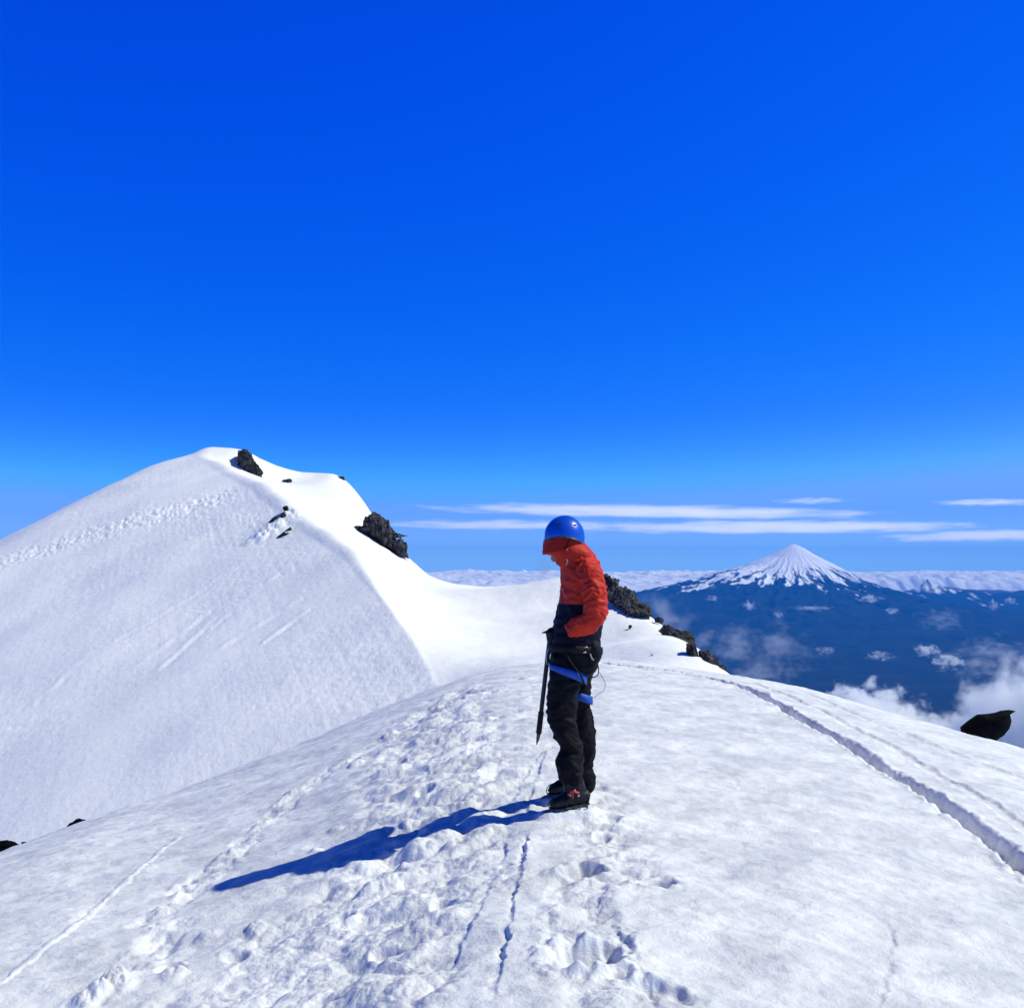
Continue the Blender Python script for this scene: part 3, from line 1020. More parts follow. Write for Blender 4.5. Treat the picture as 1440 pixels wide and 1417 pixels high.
def build_cloud_deck():
    u = np.linspace(-0.75, 0.75, 900)
    y = np.concatenate([np.linspace(41000, 64000, 240), np.linspace(64200, 140000, 160)])
    YY, UU = np.meshgrid(y, u, indexing='ij')
    Y, X = YY.ravel(), (UU * YY).ravel()
    q = fbm2(X / 9000.0, Y / 9000.0, 3, 501)
    bil = billow2(X / 1500.0, Y / 2600.0, 4, 511, 0.55)
    Z = -830 + 210 * q + 120 * perlin2(X / 3500.0, Y / 5000.0, 505) + 210 * bil * np.clip(0.75 + q, 0.2, 1.5)
    Z = Z - 1500 * (1 - sstep(41000, 43000, Y))
    m = surf_mat('deck_cloud', (0.92, 0.92, 0.92), (0.96, 0.96, 0.96), rough=1.0, spec=0.0, nscale=0.0006)
    o = mesh_np('cloud_deck', np.stack([X, Y, Z], 1), grid_faces(len(y), len(u))[:, ::-1], m)
    tag(o, 'white sea of clouds along the far horizon', 'clouds', kind='stuff')


build_cloud_deck()


# ------------------------------------------------------------------ haze
def build_haze():
    x0, x1, y0, y1, z0, z1 = -44000, 46000, -4000, 40500, -2600, 800
    V = [(x0, y0, z0), (x1, y0, z0), (x1, y1, z0), (x0, y1, z0), (x0, y0, z1), (x1, y0, z1), (x1, y1, z1), (x0, y1, z1)]
    fs = [(0, 3, 2, 1), (4, 5, 6, 7), (0, 1, 5, 4), (1, 2, 6, 5), (2, 3, 7, 6), (3, 0, 4, 7)]
    m, nt, out = new_mat('air')
    v = N(nt, 'ShaderNodeVolumePrincipled')
    v.inputs['Color'].default_value = (0.012, 0.32, 1.0, 1)
    v.inputs['Density'].default_value = 2.25e-5
    v.inputs['Anisotropy'].default_value = 0.0
    nt.links.new(v.outputs[0], out.inputs['Volume'])
    o = mesh_np('haze', np.array(V, float), fs, m, smooth=False)
    o['kind'] = 'stuff'


build_haze()

# ================================================================== THE HIKER
G0 = P(805, 1133, D0)
S0 = D0 / F


def pp(px, py, dy=0.0):
    return P(px, py, D0 + dy) - G0


def crom(rows, sub):
    R = np.array(rows, float)
    out = [R[0]]
    for i in range(len(R) - 1):
        p0, p1, p2, p3 = R[max(i - 1, 0)], R[i], R[i + 1], R[min(i + 2, len(R) - 1)]
        for k in range(1, sub + 1):
            t = k / sub
            out.append(0.5 * (2 * p1 + (p2 - p0) * t + (2 * p0 - 5 * p1 + 4 * p2 - p3) * t * t + (3 * p1 - p0 - 3 * p2 + p3) * t ** 3))
    return np.array(out)


def tube(rows, n=26, sub=5, dome_ends=True, ref=(0, 1, 0)):
    """rows: px, py, depth offset, radius in pixels (in the picture plane), radius in metres (across it)"""
    R = crom(rows, sub)
    C = np.array([pp(r[0], r[1], r[2]) for r in R])
    T = np.gradient(C, axis=0)
    T /= np.linalg.norm(T, axis=1)[:, None]
    ra, rb = np.abs(R[:, 3]) * S0, np.abs(R[:, 4])
    if dome_ends:
        e = [0.0, 0.5, 0.85]
        C = np.concatenate([[C[0] - T[0] * ra[0] * 0.55 * math.sqrt(1 - q * q) for q in e[1:]], C, [C[-1] + T[-1] * ra[-1] * 0.55 * math.sqrt(1 - q * q) for q in e[:0:-1]]])
        T = np.concatenate([[T[0]] * 2, T, [T[-1]] * 2])
        ra = np.concatenate([[ra[0] * e[1], ra[0] * e[2]], ra, [ra[-1] * e[2], ra[-1] * e[1]]])
        rb = np.concatenate([[rb[0] * e[1], rb[0] * e[2]], rb, [rb[-1] * e[2], rb[-1] * e[1]]])
    ref = np.array(ref, float)
    th = np.linspace(0, 2 * math.pi, n, endpoint=False)
    V = []
    for c, t, a_, b_ in zip(C, T, ra, rb):
        a = np.cross(ref, t)
        a /= np.linalg.norm(a)
        b = np.cross(t, a)
        V.append(c + np.cos(th)[:, None] * a * a_ + np.sin(th)[:, None] * b * b_)
    m = len(C)
    V = np.concatenate(V + [C[:1], C[-1:]])
    fs = []
    for i in range(m - 1):
        for k in range(n):
            k2 = (k + 1) % n
            fs.append((i * n + k, i * n + k2, (i + 1) * n + k2, (i + 1) * n + k))
    for k in range(n):
        fs.append((m * n, (k + 1) % n, k))
        fs.append((m * n + 1, (m - 1) * n + k, (m - 1) * n + (k + 1) % n))
    return V, fs


def wire(pts, r, n=8, sub=5, closed=False):
    """round cord through 3-D points (metres, local)"""
    P_ = np.array(pts, float)
    if closed:
        P_ = np.concatenate([P_, P_[:1]])
    C = crom(P_, sub)
    T = np.gradient(C, axis=0)
    if closed:
        T[0] = T[-1] = C[1] - C[-2]
    T /= np.linalg.norm(T, axis=1)[:, None]
    th = np.linspace(0, 2 * math.pi, n, endpoint=False)
    V, a = [], np.array([0.31, 0.9, 0.21])
    for c, t in zip(C, T):
        a = a - t * np.dot(a, t)
        a /= np.linalg.norm(a)
        b = np.cross(t, a)
        V.append(c + r * (np.cos(th)[:, None] * a + np.sin(th)[:, None] * b))
    m = len(C)
    V = np.concatenate(V + [C[:1], C[-1:]])
    fs = [(i * n + k, i * n + (k + 1) % n, (i + 1) * n + (k + 1) % n, (i + 1) * n + k) for i in range(m - 1) for k in range(n)]
    for k in range(n):
        fs.append((m * n, (k + 1) % n, k))
        fs.append((m * n + 1, (m - 1) * n + k, (m - 1) * n + (k + 1) % n))
    return V, fs


def ball(c, ax, n=20, frame=None):
    """ellipsoid: centre (local metres), half axes"""
    th = np.linspace(0, math.pi, n)
    ph = np.linspace(0, 2 * math.pi, 2 * n, endpoint=False)
    V, fs = [], []
    for t in th:
        for p in ph:
            V.append((math.sin(t) * math.cos(p) * ax[0], math.sin(t) * math.sin(p) * ax[1], math.cos(t) * ax[2]))
    V = np.array(V)
    if frame is not None:
        V = V @ np.array(frame)
    V = V + np.array(c)
    m = 2 * n
    for i in range(n - 1):
        for k in range(m):
            fs.append((i * m + k, (i + 1) * m + k, (i + 1) * m + (k + 1) % m, i * m + (k + 1) % m))
    return V, fs


def join(parts):
    Vs, Fs, off = [], [], 0
    for V, f in parts:
        Vs.append(V)
        Fs += [tuple(i + off for i in q) for q in f]
        off += len(V)
    return np.concatenate(Vs), Fs


def blend(name, parts, voxel, smooth, mat, parent, wrinkle=None, factor=0.5):
    """fuse closed shells into one continuous skin, then fold it"""
    V, Fs = join(parts)
    me = bpy.data.meshes.new('tmp')
    me.from_pydata([tuple(v) for v in V], [], Fs)
    me.update()
    o = bpy.data.objects.new('tmp', me)
    link(o)
    rm = o.modifiers.new('r', 'REMESH')
    rm.mode = 'VOXEL'
    rm.voxel_size = voxel
    sm = o.modifiers.new('s', 'SMOOTH')
    sm.iterations = smooth
    sm.factor = factor
    dg = bpy.context.evaluated_depsgraph_get()
    dg.update()
    m2 = bpy.data.meshes.new_from_object(o.evaluated_get(dg))
    bpy.data.objects.remove(o)
    bpy.data.meshes.remove(me)
    m2.name = name
    n = len(m2.vertices)
    co = np.empty(n * 3, np.float32)
    m2.vertices.foreach_get('co', co)
    co = co.reshape(-1, 3).astype(np.float64)
    if wrinkle is not None:
        no = np.empty(n * 3, np.float32)
        m2.vertices.foreach_get('normal', no)
        no = no.reshape(-1, 3)
        co = co + no * wrinkle(co)[:, None]
        m2.vertices.foreach_set('co', co.astype(np.float32).ravel())
        m2.update()
    m2.materials.clear()
    m2.materials.append(mat)
    m2.polygons.foreach_set('use_smooth', np.ones(len(m2.polygons), dtype=bool))
    o = bpy.data.objects.new(name, m2)
    link(o, parent)
    return o


def solid(name, parts, mat, parent, smooth=True):
    V, Fs = join(parts if isinstance(parts, list) else [parts])
    return mesh_np(name, V, Fs, mat, parent, smooth)


def jacket_mat():
    m, nt, out = new_mat('red_shell_fabric')
    L = nt.links.new
    b = N(nt, 'ShaderNodeBsdfPrincipled')
    b.inputs['Roughness'].default_value = 0.6
    b.inputs['Specular IOR Level'].default_value = 0.12
    tc = N(nt, 'ShaderNodeTexCoord')
    sp = N(nt, 'ShaderNodeSeparateXYZ')
    L(tc.outputs['Object'], sp.inputs[0])
    g = N(nt, 'ShaderNodeMath', operation='GREATER_THAN')
    L(sp.outputs['Z'], g.inputs[0])
    g.inputs[1].default_value = float(pp(800, 848, 0)[2])
    mx = N(nt, 'ShaderNodeMixRGB')
    mx.inputs[1].default_value = (0.003, 0.003, 0.012, 1)
    mx.inputs[2].default_value = (0.50, 0.028, 0.015, 1)
    L(g.outputs[0], mx.inputs[0])
    L(mx.outputs[0], b.inputs['Base Color'])
    no = N(nt, 'ShaderNodeTexNoise')
    no.inputs['Scale'].default_value = 38
    no.inputs['Detail'].default_value = 5
    L(tc.outputs['Object'], no.inputs['Vector'])
    bp = N(nt, 'ShaderNodeBump')
    bp.inputs['Strength'].default_value = 0.5
    bp.inputs['Distance'].default_value = 0.006
    L(no.outputs['Fac'], bp.inputs['Height'])
    L(bp.outputs[0], b.inputs['Normal'])
    L(b.outputs[0], out.inputs['Surface'])
    return m


RED = jacket_mat()
RED2 = surf_mat('red_hood_fabric', (0.42, 0.022, 0.012), (0.50, 0.028, 0.015), rough=0.55, nscale=9, bump=0.5, bscale=40, spec=0.12, bdist=0.006)
BLACK = surf_mat('black_trouser_fabric', (0.003, 0.003, 0.005), (0.0055, 0.0055, 0.008), rough=0.7, spec=0.12, nscale=14, bump=0.5, bscale=45, bdist=0.006)
GLOVE = surf_mat('black_glove_fabric', (0.010, 0.010, 0.012), (0.018, 0.018, 0.02), rough=0.7, nscale=40, bump=0.4, bscale=90, bdist=0.003)
BLUEW = surf_mat('blue_webbing', (0.008, 0.06, 0.32), (0.010, 0.075, 0.40), rough=0.6, nscale=30, bump=0.4, bscale=160, bdist=0.002)
DKWEB = surf_mat('black_webbing', (0.005, 0.005, 0.007), (0.012, 0.012, 0.014), rough=0.7, spec=0.15, nscale=40, bump=0.3, bscale=150, bdist=0.002)
HELM = surf_mat('blue_helmet_shell', (0.001, 0.065, 0.45), (0.002, 0.08, 0.52), rough=0.3, spec=0.5, nscale=3, coat=0.5)
STEEL = surf_mat('brushed_steel', (0.30, 0.31, 0.33), (0.45, 0.45, 0.47), rough=0.35, metal=0.9, nscale=40)
DKSTEEL = surf_mat('dark_steel', (0.05, 0.05, 0.055), (0.11, 0.11, 0.115), rough=0.45, metal=0.8, nscale=40)
SKIN = surf_mat('skin', (0.30, 0.15, 0.10), (0.36, 0.19, 0.13), rough=0.5, nscale=30)
LENS = surf_mat('dark_lens', (0.01, 0.01, 0.012), (0.012, 0.012, 0.014), rough=0.12, spec=0.5)
BOOT = surf_mat('black_boot_leather', (0.005, 0.005, 0.006), (0.014, 0.014, 0.016), rough=0.55, spec=0.25, nscale=30, bump=0.4, bscale=60, bdist=0.004)
RUBBER = surf_mat('black_rubber', (0.01, 0.01, 0.01), (0.02, 0.02, 0.02), rough=0.8, nscale=30)
REDST = surf_mat('red_strap', (0.45, 0.03, 0.03), (0.55, 0.05, 0.04), rough=0.55, nscale=40)
GREYP = surf_mat('pale_grey_plastic', (0.35, 0.36, 0.38), (0.45, 0.46, 0.48), rough=0.4, nscale=40)


def folds(k=(9, 9, 15), a=0.008, seed=1, fine=0.0025):
    def f(q):
        w = 0.06 * np.stack([perlin3(q * 6, seed + 40), perlin3(q * 6 + 9, seed + 41), perlin3(q * 6 + 19, seed + 42)], 1)
        r = 1 - 2 * np.abs(perlin3((q + w) * np.array(k), seed))
        r2 = perlin3((q + w) * np.array(k) * 2.1, seed + 5)
        return a * (0.55 * r + 0.45 * r2) - 0.3 * a + fine * perlin3(q * 42, seed + 8)
    return f


def build_person():
    root = empty('person', G0)
    tag(root, 'hiker in red jacket and blue helmet on the snow, head bowed, holding an ice axe', 'person')
    # ---- body: one continuous figure, mostly inside its clothes
    fx = np.array([-0.72, 0, -0.69])
    up = np.array([-0.69, 0, 0.72])
    lat = np.array([0, 1, 0])
    hc = pp(794, 767.5, 0)
    fr = [fx, lat, up]
    head = [ball(hc, (0.102, 0.076, 0.112), 18, fr),
            ball(hc + fx * 0.062 - up * 0.062, (0.045, 0.045, 0.045), 14, fr),                      # chin and jaw
            ball(hc + fx * 0.106 - up * 0.012, (0.024, 0.013, 0.026), 12, fr),                      # nose
            ball(hc + fx * 0.094 + up * 0.026, (0.014, 0.045, 0.010), 12, fr),                      # brow
            ball(hc + fx * 0.092 - up * 0.046, (0.016, 0.024, 0.011), 12, fr),                      # lips
            ball(hc - fx * 0.01 - up * 0.01 + lat * 0.078, (0.02, 0.012, 0.03), 10, fr),
            ball(hc - fx * 0.01 - up * 0.01 - lat * 0.078, (0.02, 0.012, 0.03), 10, fr)]
    trunk = [tube([(801, 775, 0, 12, 0.055), (812, 795, 0, 14, 0.06), (817, 812, 0, 24, 0.15), (819, 840, 0, 25, 0.165), (816, 870, 0, 26, 0.15), (812, 900, 0, 28, 0.15), (808, 930, 0, 26, 0.14)])]
    limbs = []
    for sg in (-1, 1):
        hip = 797 if sg < 0 else 818
        limbs.append(tube([(825, 806, sg * .15, 11, .05), (833, 820, sg * .19, 11, .05), (836, 842, sg * .225, 10, .045), (834, 866, sg * .24, 9, .04), (822, 879, sg * .22, 8, .036), (810, 884, sg * .17, 7, .032)]
                          if sg < 0 else
                          [(825, 806, .15, 11, .05), (826, 820, .19, 11, .05), (822, 845, .23, 10, .045), (812, 868, .22, 9, .04), (796, 884, .14, 8, .036), (784, 889, .09, 7, .032)]))
        # hand: palm, four fingers and a thumb
        hb = pp(803, 888, -.13) if sg < 0 else pp(786, 889.5, .095)
        hd = np.array([-0.35, 0.55, -0.6]) if sg < 0 else np.array([-0.8, -0.35, -0.5])
        hd /= np.linalg.norm(hd)
        sd_ = np.array([0.2, 0.0, 1.0])
        sd_ -= hd * hd.dot(sd_)
        sd_ /= np.linalg.norm(sd_)
        nm = np.cross(hd, sd_)
        limbs.append(ball(hb + hd * 0.035, (0.042, 0.033, 0.014), 12, [hd, sd_, nm]))
        for k, (o_, ln) in enumerate([(0.024, 0.05), (0.008, 0.056), (-0.008, 0.052), (-0.023, 0.042)]):
            b0 = hb + hd * 0.062 + sd_ * o_
            limbs.append(wire([b0, b0 + hd * ln * 0.45 - nm * 0.012, b0 + hd * ln * 0.6 - nm * 0.035, b0 + hd * ln * 0.4 - nm * 0.055], 0.0085, 8, 4))
        tb = hb + hd * 0.03 + sd_ * 0.035
        limbs.append(wire([tb, tb + hd * 0.03 + sd_ * 0.02 - nm * 0.01, tb + hd * 0.055 + sd_ * 0.02 - nm * 0.03], 0.010, 8, 4))
    limbs.append(tube([(799, 925, -.08, 18, .08), (793, 975, -.10, 15, .07), (790, 1005, -.12, 13, .06), (797, 1035, -.13, 12, .055), (803, 1065, -.15, 11, .055), (806, 1104, -.17, 9, .04), (800, 1122, -.18, 8, .035)]))
    limbs.append(tube([(818, 925, .08, 16, .08), (816, 965, .10, 13, .07), (817, 1005, .14, 12, .06), (821, 1040, .16, 12, .055), (820, 1070, .17, 10, .05), (820, 1095, .19, 9, .04), (812, 1104, .2, 8, .035)]))
    blend('body', head + trunk + limbs, 0.0065, 5, SKIN, root)
    # hair under the hood edge and dark glasses
    gl = []
    for sg in (-1, 1):
        gl.append(ball(hc + fx * 0.098 + up * 0.012 + lat * sg * 0.034, (0.010, 0.030, 0.022), 12, fr))
        gl.append(wire([hc + fx * 0.094 + up * 0.015 + lat * sg * 0.058, hc + fx * 0.06 + up * 0.012 + lat * sg * 0.078, hc + up * 0.005 + lat * sg * 0.084], 0.004, 6, 4))
    solid('sunglasses', gl, LENS, root)
    # ---- jacket
    torso = [tube([(808, 779, 0, 22, .10), (813, 790, 0, 26, .145), (817.5, 806, 0, 29.5, .19), (819.5, 825, 0, 31, .20), (819, 845, 0, 31.5, .20), (815.5, 865, 0, 32.5, .195), (811.5, 885, 0, 34, .19), (810, 902, 0, 35, .19), (810, 911, 0, 34, .185)], n=40)]
    jk = blend('jacket', torso, 0.0075, 6, RED, root, folds((8, 8, 14), 0.015, 3, 0.0035))
    slv = surf_mat('red_sleeve_fabric', (0.45, 0.024, 0.013), (0.53, 0.030, 0.016), rough=0.55, nscale=9, bump=0.5, bscale=40, spec=0.12, bdist=0.006)
    left = [tube([(822, 797, -.13, 14, .07), (830, 811, -.185, 18, .08), (835.5, 836, -.235, 17.5, .075), (837, 857, -.25, 16.5, .07), (831.5, 871, -.25, 15.5, .068), (820, 878.5, -.235, 14.5, .062), (808, 883, -.215, 13, .055), (801, 885.5, -.205, 10.5, .045)])]
    right = [tube([(822, 797, .13, 14, .07), (826, 811, .185, 18, .08), (824, 836, .235, 16.5, .075), (816, 858, .25, 15, .07), (805, 872, .22, 14, .064), (793, 882, .15, 12, .056), (786, 888, .10, 10, .045)])]
    blend('sleeve', left, 0.0065, 5, slv, jk, folds((13, 9, 15), 0.019, 11, 0.004))
    blend('sleeve', right, 0.0075, 5, slv, jk, folds((12, 9, 13), 0.012, 12))
    # collar flap and zip at the throat
    solid('zip', wire([pp(789, 800, 0), pp(789.2, 812, 0), pp(789.5, 830, 0), pp(789, 848, 0), pp(784.5, 866, 0), pp(778.8, 886, 0)], 0.004, 6), DKWEB, jk)
    # ---- hood with a face opening
    outl = [(767, 755), (764.5, 768), (763.5, 779), (771, 778.5), (778, 784), (784, 794), (790, 800), (806, 806), (828, 804), (841, 791), (833, 776), (822, 764), (816, 754), (800, 744), (780, 745)]
    V, f = pillow(outl, (799, 772), D0, 0.128, 5, rings=48, segs=160, crag=0.0)
    V = V - G0
    V[:, 1] *= 1 - 0.24 * sstep(pp(0, 778)[2], pp(0, 758)[2], V[:, 2])
    qf = V - hc
    al = qf @ fx
    ang = np.degrees(np.arctan2(qf @ up, al))
    lt = np.abs(qf @ lat)
    hole = (al > 0.03) & (np.abs(ang + 6) < 34) & (lt < 0.072) & (lt / 0.075 + np.abs(ang + 6) / 60 < 1.15)
    V = V + (0.006 * perlin3(V * np.array([16, 10, 16]), 8) + 0.005 * (1 - 2 * np.abs(perlin3(V * 13, 9))))[:, None] * np.sign(V - hc) * 0.6
    keep = ~hole[f].all(1)
    hd_ = mesh_np('hood', V, f[keep][:, ::-1], RED2, root)
    so_ = hd_.modifiers.new('thickness', 'SOLIDIFY')
    so_.thickness = 0.004
    solid('drawcord', wire([pp(794, 782, -.11), pp(797, 786, -.125), pp(798, 790, -.122), pp(796, 794, -.12)], 0.0045, 6), GREYP, hd_)
    # ---- helmet
    C = pp(793.5, 756, 0)
    nu, nv = 64, 26
    V = []
    th = np.linspace(0, 2 * math.pi, nu, endpoint=False)     # 0 = front
    pm = np.radians(97.5 + 7 * np.cos(2 * th))
    rim = []
    for j in range(nv):
        for i in range(nu):
            p = pm[i] * (j + 0.0) / (nv - 1)
            x = -math.sin(p) * math.cos(th[i]) * 28.8 * S0
            y = math.sin(p) * math.sin(th[i]) * 0.132
            z = math.cos(p) * 31.5 * S0
            rid = 0.0035 * math.exp(-((abs(y) - 0.045) / 0.010) ** 2) * math.sin(p) ** 2
            # rake: the shell leans forward with the bowed head
            v = np.array([x, y, z]) * (1 + rid / 0.12)
            a = math.radians(-5)
            v = np.array([v[0] * math.cos(a) - v[2] * math.sin(a), v[1], v[0] * math.sin(a) + v[2] * math.cos(a)])
            V.append(C + v)
            if j == nv - 1:
                rim.append(C + v)
    fs = np.array([(j * nu + i, j * nu + (i + 1) % nu, (j + 1) * nu + (i + 1) % nu, (j + 1) * nu + i) for j in range(nv - 1) for i in range(nu)])
    hm = mesh_np('helmet', V, fs, HELM, root)
    hm.modifiers.new('thickness', 'SOLIDIFY').thickness = 0.006
    solid('rim', wire(rim, 0.0055, 8, 2, True), DKSTEEL, hm)
    for sg in (-1, 1):
        for px, py in ((806, 739), (786, 738)):
            q = pp(px, py, 0)
            q[1] = 0
            d = q - C
            d[1] = sg * 0.132 * math.sqrt(max(0, 1 - (d[0] / (28.8 * S0)) ** 2 - (d[2] / (31.5 * S0)) ** 2))
            solid('vent', ball(C + d * 1.0, (0.016, 0.004, 0.006), 10), LENS, hm)
    for sg in (-1, 1):
        solid('chin_strap', wire([pp(803, 753, sg * .123), pp(795, 772, sg * .128), pp(788, 789, sg * .085), pp(783, 793, sg * .02)], 0.004, 6), DKWEB, hm)
    # ---- trousers
    tr = [tube([(811, 897, 0, 32, .175), (810, 912, 0, 34.5, .178), (808, 928, 0, 33.5, .178), (806, 943, 0, 28, .17), (806, 952, 0, 22, .15)], n=36),
          tube([(797, 930, -.08, 23.5, .10), (793.5, 952, -.09, 22, .10), (791.5, 980, -.10, 21.5, .098), (790, 1005, -.12, 20.5, .09), (794.5, 1028, -.13, 17.5, .08), (803, 1052, -.14, 16, .078), (801, 1072, -.15, 19, .086), (802, 1084, -.16, 18.5, .084), (806, 1098, -.17, 15.5, .075)]),
          tube([(819, 925, .08, 22, .10), (816, 955, .10, 16, .09), (815, 985, .12, 15, .085), (817, 1010, .14, 16, .085), (821, 1038, .16, 17.5, .085), (821, 1060, .17, 16, .08), (819, 1080, .18, 13.5, .075), (822, 1093, .19, 15.5, .08), (823, 1106, .20, 14, .078)])]
    blend('trousers', tr, 0.0075, 5, BLACK, root, folds((7, 7, 14), 0.019, 21, 0.004))
    # ---- harness
    def band(cx, cy, dy, rxp, ry, tilt, hgt, thick, n=48, bulge=0.0):
        V, fs = [], []
        for i in range(n):
            t = 2 * math.pi * i / n
            x, y = cx + rxp * math.cos(t), dy + ry * math.sin(t)
            h = hgt * (0.75 + 0.25 * math.cos(t)) if bulge else hgt
            for (dr, dz) in ((0, -1), (1, -1), (1.15, 0), (1, 1), (0, 1)):
                q = pp(x, cy + tilt * math.cos(t), y)
                o_ = np.array([math.cos(t), math.sin(t), 0]) * dr * thick
                V.append(q + o_ + np.array([0, 0, dz * h * S0]))
        for i in range(n):
            j = (i + 1) % n
            for k in range(5):
                k2 = (k + 1) % 5
                fs.append((i * 5 + k, j * 5 + k, j * 5 + k2, i * 5 + k2))
        return np.array(V), fs
    hn = solid('harness', band(810, 913, 0, 35, .187, 2, 5, .012), DKWEB, root)
    solid('leg_loop', band(799, 946, -.085, 24.5, .112, 9, 7.0, .009, bulge=1), BLUEW, hn)
    solid('leg_loop', band(817, 980, .11, 15, .087, 5, 5.8, .007), BLUEW, hn)
    solid('riser_strap', wire([pp(822, 962, -.16), pp(817, 950, -.19), pp(808, 938, -.20), pp(800, 926, -.205), pp(795, 914, -.2)], 0.006, 6), DKWEB, hn)
    solid('gear_loop', wire([pp(830, 919, -.17), pp(833, 926, -.17), pp(840, 929, -.12), pp(845, 925, -.06)], 0.005, 6), GREYP, hn)
    for (px, py, dy) in ((823, 910, -.185), (821.5, 917, -.188)):
        solid('buckle', ball(pp(px, py, dy), (0.014, 0.006, 0.006), 10), STEEL, hn)
    solid('carabiner', wire([pp(774, 909, -.02), pp(770.5, 914, -.02), pp(768.5, 926, -.02), pp(769.5, 933, -.02), pp(772.5, 931, -.02), pp(775, 917, -.02)], 0.0036, 6, 5, True), STEEL, hn)
    solid('carabiner', wire([pp(838, 931, .02), pp(841.5, 938, .02), pp(841, 948, .02), pp(835, 952, .02), pp(831, 950, .02), pp(834, 938, .02)], 0.004, 6, 5, True), DKSTEEL, hn)
    solid('cord', wire([pp(843, 945, .05), pp(847, 952, .06), pp(851, 961, .07), pp(849, 970, .08), pp(842, 975, .1), pp(835, 981, .12)], 0.0016, 6), DKWEB, hn)
    # gear hanging on the hip: a small pouch
    blend('pouch', [tube([(833, 905, -.10, 9, .06), (836, 917, -.11, 11, .065), (834, 928, -.10, 9, .055)])], 0.006, 4, DKWEB, hn, folds((14, 14, 14), 0.006, 31))
    # ---- boots with crampons
    for (dx, dpy, dd, sc) in ((0, 0, 0, 1.0), (-3, -20, .385, 1.0)):
        X = lambda px, py, dy, ra, rb: (px + dx, py + dpy, dy + dd, ra, rb)
        foot = [tube([X(776.5, 1132.5, -.215, 4.5, .035), X(781, 1129.5, -.21, 7.5, .045), X(793, 1125.5, -.195, 10, .05), X(806, 1121, -.18, 12.5, .047), X(818, 1119.5, -.17, 12, .042), X(825, 1120, -.165, 9, .035)], n=22),
                tube([X(811, 1121, -.175, 14, .05), X(808, 1108, -.17, 15, .056), X(806, 1098, -.17, 14, .055)], n=22)]
        bt = blend('boot', foot, 0.006, 4, BOOT, root, folds((20, 20, 20), 0.004, 41))
        sole = tube([X(775, 1137, -.215, 2.4, .036), X(785, 1135.5, -.205, 2.4, .047), X(800, 1133.3, -.19, 2.4, .046), X(815, 1130.5, -.175, 2.4, .040), X(827, 1128.5, -.165, 2.4, .036)], n=14)
        solid('sole', sole, RUBBER, bt)
        cr = []
        for side in (-1, 1):
            off = side * 0.042
            cr.append(wire([pp(773 + dx, 1138 + dpy, -.215 + dd + off * .6), pp(787 + dx, 1138 + dpy, -.205 + dd + off * 1.1), pp(805 + dx, 1135.5 + dpy, -.185 + dd + off), pp(826 + dx, 1131.5 + dpy, -.165 + dd + off * .8)], 0.005, 6))
            for px, py, o_ in ((775, 1138, .6), (786, 1138, 1.1), (798, 1136.5, 1.05), (816, 1133.5, .9), (826, 1131.5, .8)):
                a = pp(px + dx, py + dpy, -.19 + dd + off * o_)
                cr.append(wire([a, a + np.array([0, 0, -0.016]), a + np.array([-0.002, 0, -0.032])], 0.0045, 6, 2))
            a = pp(773 + dx, 1138 + dpy, -.215 + dd + off * .5)
            cr.append(wire([a, a + np.array([-0.02, 0, -0.006]), a + np.array([-0.038, 0, -0.020])], 0.005, 6, 2))
            cr.append(wire([pp(773 + dx, 1137 + dpy, -.215 + dd + off * .5), pp(771.5 + dx, 1130 + dpy, -.215 + dd + off * .5), pp(775 + dx, 1124 + dpy, -.215 + dd + off * .3), pp(779 + dx, 1122 + dpy, -.215 + dd)], 0.003, 6))
            cr.append(wire([pp(826 + dx, 1131 + dpy, -.165 + dd + off * .8), pp(829 + dx, 1122 + dpy, -.165 + dd + off * .6), pp(828 + dx, 1114 + dpy, -.165 + dd)], 0.0035, 6))
        solid('crampon', cr, DKSTEEL, bt)
        st = [wire([pp(px + dx, py + dpy, -.185 + dd - 0.057), pp(px + 1 + dx, py - 8 + dpy, -.185 + dd - 0.052), pp(px - 6 + dx, py - 13 + dpy, -.185 + dd), pp(px + 1 + dx, py - 8 + dpy, -.185 + dd + 0.052), pp(px + dx, py + dpy, -.185 + dd + 0.057)], 0.006, 6) for px, py in ((805, 1122),)]
        st.append(wire([pp(799 + dx, 1117 + dpy, -.185 + dd - 0.055), pp(806 + dx, 1113 + dpy, -.185 + dd - 0.062), pp(814 + dx, 1115 + dpy, -.18 + dd - 0.058)], 0.008, 6))
        solid('strap', st, REDST, bt)
        for px, py in ((802, 1117.5), (813.5, 1118.5), (808, 1111)):
            solid('buckle', ball(pp(px + dx, py + dpy, -.185 + dd - 0.064), (0.008, 0.004, 0.007), 8), STEEL, bt)
    # ---- glove on the axe (the other hand is in the jacket pocket)
    gp_ = [tube([(789, 887, .10, 8.5, .042), (782, 890, .075, 8.5, .044), (775.5, 893, .045, 8.5, .04)], n=18)]
    for k, o_ in enumerate((-5.2, -1.8, 1.8, 5.2)):
        c = (774.5 + 0.6 * k, 892 + o_ * 1.05)
        gp_.append(wire([pp(c[0] + 3, c[1], .055), pp(c[0] - 3.2, c[1] + 1.0, .040), pp(c[0] - 5.2, c[1] + 2.0, .012), pp(c[0] - 1.8, c[1] + 3.0, -.012), pp(c[0] + 2.6, c[1] + 3.2, -.012)], 0.0118, 8))
    gp_.append(wire([pp(781, 884, .05), pp(775, 884.5, .02), pp(771, 887.5, -.002), pp(770.5, 891, -.012)], 0.0125, 8))
    blend('glove', gp_, 0.004, 3, GLOVE, root)
    return root


build_person()


